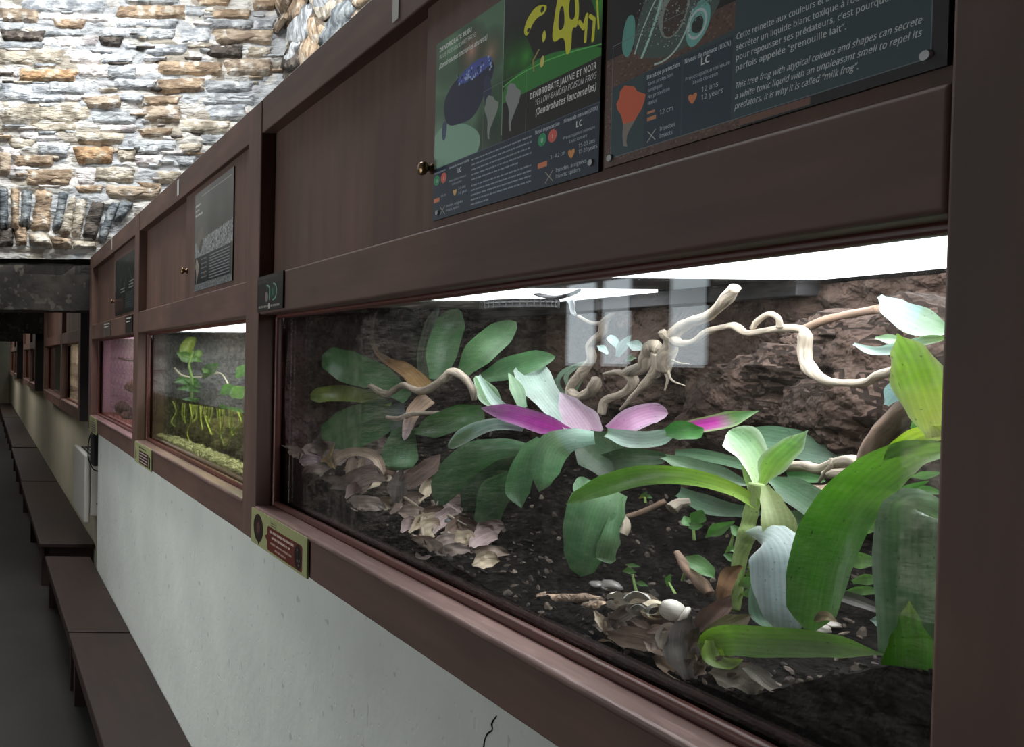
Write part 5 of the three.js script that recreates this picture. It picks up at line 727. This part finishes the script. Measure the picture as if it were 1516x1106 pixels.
dLeaf('cream dry leaf scrap leaning on the grey folded leaf', [[982, 962, .7175, 6], [984, 946, .7185, 12], [992, 932, .721, 11], [1008, 930, .724, 4]], ['#cfc6ba', '#dcd4c8', '#c2b8aa'], { wave: .2 });
dLeaf('dark brown scrap of leaf under the shells', [[928, 926, .728, 6], [955, 924, .73, 14], [985, 922, .733, 12], [1004, 930, .733, 3]], ['#5c4a42', '#6c5850', '#4c3e38'], {});
dLeaf('cream ragged leaf behind the broken shell cups', [[900, 900, .745, 4], [930, 888, .747, 11], [960, 890, .747, 12], [985, 895, .747, 3]], ['#b4a894', '#cfc4b0', '#bdb09c'], { wave: .6 });
dLeaf('brown curled leaf edge below the torn brown leaf', [[968, 970, .7155, 4], [985, 985, .7155, 10], [1005, 1000, .7155, 9], [1016, 1010, .7155, 2]], ['#7c6a5c', '#94806c', '#6a5a4e'], { wave: .6 });
dLeaf('pale dry leaf tip between the arching blade and the grey leaf', [[1238, 920, .755, 2], [1222, 912, .757, 8], [1206, 920, .76, 3]], ['#b09a80', '#c0aa8c', '#a08a74'], {});
dLeaf('long dark dead leaf lying between the arching blades', [[1228, 878, .79, 3], [1260, 886, .785, 10], [1300, 900, .775, 8], [1325, 905, .77, 3]], ['#4a4644', '#5c5854', '#4c4846'], { wave: .1 });
dLeaf('small pale blue-green fallen leaf on the soil', [[1288, 918, .75, 1], [1302, 920, .748, 8], [1318, 926, .746, 3]], ['#a4c2b8', '#b4d0c6', '#9cbcb0'], { wave: .1, tear: 0 });
for (let i = 0; i < 22; i++) { const u = 880 + 230 * hash(i, 1, 81), v = 912 + (u - 880) * .22 + 58 * hash(i, 2, 81), a = rr(-1.2, 1.2), L = rr(10, 22), X = .7148 + .0016 * (i % 6); single('dead_leaf', blade([[u - L * Math.cos(a), v - L * Math.sin(a), X, 2], [u, v - 4, X + .002, rr(6, 12)], [u + L * Math.cos(a), v + L * Math.sin(a), X + .003, 3]], DEAD[[0, 2, 4, 3, 4, 1][i % 6]], { cup: .5, wave: .7, n: 10, tear: .3, sd: i * 3, mat: 'deadLeaf' }), M.deadLeaf, 'curled scrap of pale dry leaf packed around the shells', 'dead leaf', 'dry leaf scraps around the shells'); }
{ // shells: a closed round one and broken open ones
  const c = at(996, 904, .738), t = thing('snail_shell', 'round white snail shell among the dry leaves', 'shell', [c.x, c.y - .012, c.z]);
  part('body', lump([c.x, c.y, c.z], [.0115, .0115, .0125], 7, .1, 3), M.shell, t); const l = new THREE.TorusGeometry(.0078, .0026, 8, 24); l.rotateY(.7); l.rotateX(.5); l.translate(c.x + .004, c.y - .002, c.z + .0105); part('lip', l, M.shell, t);
  [[944, 893, .0125, [-.3, .5, .25], 'broken shell cup tilted beside the peeling root'], [914, 890, .0105, [.5, .6, .3], 'small broken shell ring at the end of the broken root'], [968, 903, .0105, [.1, -.2, .8], 'cream shell fragment leaning on the round shell'], [946, 906, .0085, [-.6, .3, .2], 'small grey shell cup under the larger broken cup']].forEach(([u, v, r, d, lab], i) => {
    const q = at(u, v, .727), g = new THREE.SphereGeometry(r, 22, 12, 0, 5.4, .95, 1.5), to = CAM.clone().sub(q).normalize().add(new THREE.Vector3(...d)).normalize();
    const P = g.attributes.position; for (let k = 0; k < P.count; k++) { const n = 1 + .12 * (vnoise(P.getX(k) * 300, P.getZ(k) * 300 + i, 5) - .5); P.setXYZ(k, P.getX(k) * n * 1.1, P.getY(k) * n, P.getZ(k) * n); }
    g.applyQuaternion(new THREE.Quaternion().setFromUnitVectors(new THREE.Vector3(0, 1, 0), to)); g.computeVertexNormals(); g.translate(q.x, q.y, q.z);
    single('shell_fragment', g, std({ color: lin(['#c8c3ba', '#c4bdb1', '#cfbfa0', '#b4b0a8'][i]), roughness: .5, side: THREE.DoubleSide, map: leafStripe }), lab, 'shell');
  });
}
// wet stones in the litter
[[580, 745, .011], [592, 752, .008], [560, 752, .009], [668, 772, .012], [690, 796, .010], [660, 790, .008], [905, 868, .012], [640, 720, .010], [1196, 925, .010], [1215, 930, .008], [570, 728, .007], [700, 800, .006], [1230, 925, .007], [606, 758, .009], [884, 866, .008], [676, 804, .009]].forEach(([u, v, r], i) => { const c = at(u, v, G(u, v, .003)); single('pebble', lump([c.x, c.y, c.z], [r, r * .6, r * 1.2], 20 + i, .5, 2), std({ color: lin(['#8e867c', '#a09a90', '#77736f', '#5c6468'][i % 4]), roughness: .25 }), 'wet grey pebble lying in the leaf litter', 'pebble', 'wet pebbles in the litter'); });
// boulders bulging out of the back wall
[[1140, 575, 1.06, .062, .05, .075, 'broad low boulder at the hollow in the moulded rock face'], [1205, 548, 1.06, .06, .035, .08, 'boulder right under the bend of the antler branch'], [1248, 618, 1.03, .06, .055, .06, 'dark boulder hanging over the hollow'], [1310, 610, 1.02, .065, .06, .06, 'large brown boulder behind the thick stem'], [1345, 520, 1.04, .05, .06, .07, 'boulder behind the pale blue leaf tip'], [1260, 500, 1.08, .05, .035, .09, 'flat ledge of rock above the antler branch bend'], [1170, 612, 1.05, .05, .03, .05, 'small boulder wedged under the broad low one']].forEach(([u, v, X, rx, ry, rz, l], i) => {
  const c = at(u, v, X), g = mergeVertices(new THREE.IcosahedronGeometry(1, 14).deleteAttribute('uv').deleteAttribute('normal')), p = g.attributes.position;
  for (let k = 0; k < p.count; k++) { const x = p.getX(k), y = p.getY(k), z = p.getZ(k), sd = i * 7.3; const n = 1 + .55 * (fbm(x * 1.7 + sd, y * 1.7 + z * 1.5 + sd, 3, 701) - .5) + .3 * (Math.abs(fbm(x * 4 + z * 2 + sd, y * 6 + sd, 4, 703) - .5) - .12) + .09 * (fbm(x * 14 + sd + z * 6, y * 18 + z * 7, 3, 705) - .5); p.setXYZ(k, c.x + x * rx * n, c.y + y * ry * n, c.z + z * rz * n); }
  g.computeVertexNormals(); single('boulder', uvm(g, 'y'), M.backdrop, l, 'rock');
});

// ------------------------------------------------------------------ the water tank
{
  single('bark_backdrop', sheet(60, 40, (a, b) => { const z = -3.63 + a * 1.47, y = 1.16 + b * .5; return [1.14 - .03 * fbm(z * 8, y * 14, 4, 131), y, z, z, y]; }), M.paleBark, 'brown bark panel behind the water tank plants', 'backdrop');
  single('bark_backdrop', sheet(20, 20, (a, b) => { const x = .712 + a * .43, y = 1.16 + b * .5; return [x, y, -3.625 + .02 * fbm(x * 12, y * 14, 4, 135), x, y]; }), M.paleBark, 'brown bark panel on the end of the water tank', 'backdrop');
  single('water', box(.7135, 1.105, 1.2245, 1.402, -3.595, -2.17, 'z', 0), phys({ color: lin('#dbdfc0'), transmission: 1, thickness: 0, roughness: .02, ior: 1.33 }), 'still greenish water half filling the tank with hanging roots', 'water');
  const gr = new THREE.InstancedMesh(new THREE.DodecahedronGeometry(1, 0), std({ color: 0xffffff, roughness: .7 }), 1100), o = new THREE.Object3D(); gr.name = 'tank_gravel'; gr.userData = { kind: 'stuff', label: 'pale beige gravel along the front of the water tank floor', category: 'gravel' }; shade(gr);
  for (let i = 0; i < 1100; i++) { const x = .718 + .075 * rnd(), z = rr(-3.58, -2.19); o.position.set(x, 1.226 + rr(0, .009), z); o.rotation.set(rr(0, 6), rr(0, 6), 0); o.scale.setScalar(rr(.003, .007)); o.updateMatrix(); gr.setMatrixAt(i, o.matrix); gr.setColorAt(i, lin(['#c9c2b2', '#b4ac9a', '#d8d2c6', '#9a9282'][i % 4])); } scene.add(gr);
  single('gravel_bed', box(.7155, 1.12, 1.205, 1.224, -3.6, -2.165, 'z', 0), std({ color: lin('#6d6754'), roughness: 1 }), 'beige gravel bed under the water', 'gravel').userData.kind = 'stuff';
  [[-3.4, .84, .05, .07], [-3.15, .88, .07, .08], [-2.9, .9, .06, .07], [-2.6, .9, .08, .08], [-3.28, .95, .09, .07], [-2.45, .88, .06, .06], [-3.5, .8, .04, .05], [-3.02, .84, .03, .05], [-2.75, .86, .035, .06]].forEach(([z, x, h, r], i) => single('sunken_rock', lump([x, 1.222 + h * .5, z], [r * .8, h, r], 170 + i, .45, 3), std({ color: lin(['#4c4632', '#5a5238', '#423d2e'][i % 3]), roughness: .9, bumpMap: soilBump, bumpScale: .01 }), 'olive-brown algae-covered rock sunk in the water tank', 'rock', 'rocks sunk in the water tank'));
  plant('pothos', 'climbing plant with yellow-green leaves above the water', 'plant', [282, 585, .84], [
    [[[284, 530, .9, 3], [276, 518, .89, 10], [282, 506, .88, 8], [290, 500, .88, 2]], ['#8cb044', '#b8d04c', '#a4c84c'], {}], [[[290, 530, .9, 3], [294, 522, .89, 6], [296, 518, .89, 2]], ['#7aa848', '#8cb850']], [[[262, 522, .9, 2], [274, 528, .89, 8], [292, 532, .89, 4], [300, 536, .89, 1]], ['#6fa850', '#7cb858', '#6aa850']],
    [[[258, 566, .88, 1], [270, 562, .87, 6], [286, 566, .87, 7], [298, 574, .87, 2]], ['#5c9a50', '#62a858', '#58a050']], [[[262, 576, .88, 1], [280, 574, .87, 6], [296, 580, .87, 2]], ['#58984c', '#66a85c']], [[[270, 556, .88, 1], [278, 560, .87, 5], [286, 568, .87, 2]], ['#6aa858', '#7cb868']],
    [[[298, 552, .9, 2], [312, 546, .89, 9], [324, 538, .89, 3]], ['#4c8450', '#568e58', '#4c8450']], [[[326, 584, .86, 2], [338, 576, .855, 9], [350, 574, .85, 3]], ['#5ca84c', '#6ab858', '#66b058']], [[[342, 588, .84, 3], [354, 580, .84, 11], [364, 574, .84, 4]], ['#7ab868', '#86c474', '#7ab868']], [[[350, 560, .84, 3], [358, 548, .84, 8], [364, 540, .84, 3]], ['#5c9858', '#68a464']],
    [[[300, 560, .88, 2], [306, 552, .88, 5], [300, 545, .88, 2]], ['#6aa050', '#78b05c']],
  ]);
  const t = scene.getObjectByName('pothos'); part('vine', twig([[284, 590, .9, 2], [284, 560, .9, 2], [280, 540, .9, 2], [286, 520, .9, 1.5]], { sides: 6 }), std({ color: lin('#7c9a54'), roughness: .6 }), t); part('vine', twig([[258, 545, .95, 1.5], [270, 556, .95, 2], [300, 558, .95, 1.5], [322, 552, .95, 1.5], [340, 572, .94, 1.5], [352, 578, .93, 1]], { sides: 6 }), std({ color: lin('#a09a84'), roughness: .7 }), t);
  for (let i = 0; i < 26; i++) { const u = 245 + 110 * hash(i, 1, 61), X = .78 + .22 * hash(i, 2, 61), v0 = 586 + (u - 245) * .17 + 6, L = 20 + 70 * hash(i, 3, 61), k = hash(i, 4, 61); const heavy = u > 290 && u < 325; const pts = [0, .33, .66, 1].map((s, j) => [u + (hash(i, 10 + j, 61) - .5) * 26 * s * (k > .6 ? 1.6 : .7), v0 + L * s * (heavy ? 1.2 : .8), X, .9 + .7 * k]); part('root', twig(pts, { sides: 5, seg: 5 }), std({ color: lin(['#c2c86a', '#a4b05a', '#d0cf8c', '#8c9c48'][i % 4]), roughness: .7 }), t); }
  single('filter_pump', mergeGeometries([box(.74, .80, 1.225, 1.36, -2.36, -2.26, 'y', .012) , box(.75, .79, 1.36, 1.40, -2.335, -2.285, 'y', .008)]), M.black, 'black filter pump standing in the corner of the water tank', 'pump');
}
// ------------------------------------------------------------------ the pink-lit tank
{
  single('bark_backdrop', sheet(40, 30, (a, b) => { const x = .712 + a * .43, y = 1.16 + b * .5; return [x, y, -5.15 + .03 * fbm(x * 12, y * 14, 4, 141), x, y]; }), std({ color: lin('#b9a8ae'), roughness: .9, bumpMap: soilBump, bumpScale: .01 }), 'pale panel on the end of the pink-lit tank', 'backdrop');
  single('bark_backdrop', sheet(40, 30, (a, b) => { const z = -5.15 + a * 1.38, y = 1.16 + b * .5; return [1.14 - .03 * fbm(z * 8, y * 14, 4, 145), y, z, z, y]; }), std({ color: lin('#b9a8ae'), roughness: .9, bumpMap: soilBump, bumpScale: .01 }), 'pale panel along the back of the pink-lit tank', 'backdrop');
  single('driftwood_branch', twig([[176, 530, .8, 2], [188, 533, .8, 2], [202, 534, .8, 2]]), M.darkDrift, 'thin dark twig across the pink-lit tank', 'branch');
  for (let i = 0; i < 34; i++) { const lvl = hash(i, 2, 9), r = rr(.03, .055), z = rr(-5.02, -3.83), x = .722 + r * 1.25 + rr(0, .14); single('tank_rock', lump([x, 1.22 + r * .5 + lvl * .16 * (x > .82 ? 1 : .25), z], [r, r * .8, r], 150 + i, .4, 1), std({ color: lin(['#4a3f3a', '#6a5048', '#3a3432', '#7c5a4c'][i % 4]), roughness: .9 }), 'dark reddish rock piled in the pink-lit tank', 'rock', 'rocks piled in the pink-lit tank'); }
  single('tank_sand', box(.7125, 1.12, 1.205, 1.225, -5.15, -3.77, 'z', 0), std({ color: lin('#8a5a48'), roughness: 1 }), 'reddish sand on the floor of the pink-lit tank', 'sand').userData.kind = 'stuff';
}
// far tanks: stone linings
[[-7.12, -5.92, 'rough pale stone lining in the passage tank', '#b8a890'], [-11.95, -10.92, 'pale lining of the tank beyond the second lintel', '#c2b49a'], [-18.1, -16.85, 'pale lining of the tank beyond the third lintel', '#c8bca4']].forEach(([a, b, l, c], i) => single('bark_backdrop', mergeGeometries([sheet(40, 30, (s, t) => { const z = a + s * (b - a), y = 1.16 + t * .5; return [1.1 - .08 * fbm(z * 12, y * 16, 4, 161 + i), y, z, z, y]; }), sheet(30, 30, (s, t) => { const x = .712 + s * .4, y = 1.16 + t * .5; return [x, y, a + .03 + .06 * fbm(x * 14, y * 16, 4, 171 + i), x, y]; })]), std({ color: lin(c), roughness: 1, bumpMap: rockBump, bumpScale: .02 }), l, 'backdrop'));

// ------------------------------------------------------------------ along the aisle: benches, heater, cable box, exit light
function bench(z0, z1, x0, x1, label) {
  const t = thing('bench', label, 'bench', [(x0 + x1) / 2, 0, (z0 + z1) / 2], 'low dark benches along the wall');
  part('seat', box(x0, x1, .272, .30, z0, z1, 'z', .005), M.bench, t);
  part('apron', box(x0 + .015, x0 + .035, .2, .272, z0 + .02, z1 - .02), M.bench, t);
  const n = Math.max(2, Math.round((z1 - z0) / 1.2) + 1); for (let i = 0; i < n; i++) { const z = z0 + .06 + (z1 - z0 - .16) * i / (n - 1); part('leg', box(x0 + .02, x1 - .02, 0, .272, z, z + .04, 'y', .003), M.bench, t); }
}
bench(-5.4, -3.92, .40, .683, 'low dark bench against the white wall, ending beside the heater'); bench(-3.9, -1.9, .40, .683, 'low dark bench under the plaque with the red speech bubble');
bench(-8.64, -5.76, .39, .76, 'low dark bench under the white wall heater'); bench(-11.75, -8.68, .40, .76, 'low dark bench between the heater bench and the second lintel'); bench(-17.6, -11.9, .42, .76, 'long low dark bench beyond the second lintel'); bench(-23, -17.7, .42, .76, 'long low dark bench far down the passage');
{
  const t = thing('wall_heater', 'white electric wall heater beside the end of the white wall', 'heater', [.69, .52, -5.65]);
  part('body', box(.675, .765, .56, .93, -5.98, -5.36, 'y', .008), M.whitePaint, t);
  part('front_panel', box(.635, .672, .515, .945, -5.99, -5.35, 'y', .014), M.whitePaint, t);
  part('grille', mergeGeometries([0, 1, 2].map((i) => box(.682 + i * .024, .696 + i * .024, .930, .935, -5.95, -5.4, 'z', 0))), M.dark, t, 'dark grille slots'); const k = new THREE.CylinderGeometry(.008, .008, .006, 14); k.rotateX(Math.PI / 2); k.translate(.72, .64, -5.356); part('knob', k, M.dark, t);
}
{
  const t = thing('cable_box', 'black box with a hanging cable at the cabinet end', 'box', [.70, .88, -5.2]);
  part('case', box(.66, .735, .9, 1.09, -5.28, -5.14, 'y', .006), M.black, t); part('cable', limb([[.70, 1.12, -5.24], [.665, 1.08, -5.29], [.650, 1.0, -5.30], [.655, .92, -5.30], [.685, .86, -5.29], [.72, .85, -5.28]].map((p) => new THREE.Vector3(...p)), [.004, .004, .004, .004, .004, .004], { rough: 0 }), M.black, t);
}
single('exit_light', box(-.02, .12, 1.845, 1.90, -14.05, -14, 'x', .004), std({ color: lin('#401414'), emissive: new THREE.Color(.8, .16, .08), emissiveIntensity: .6 }), 'small red light strip high in the far passage', 'light');
areaLight(.13, .05, [.05, 1.872, -13.98], [.05, 1.872, 0], new THREE.Color(.8, .16, .08), .6, 'exit_light_glow');

renderer.render(scene, camera);
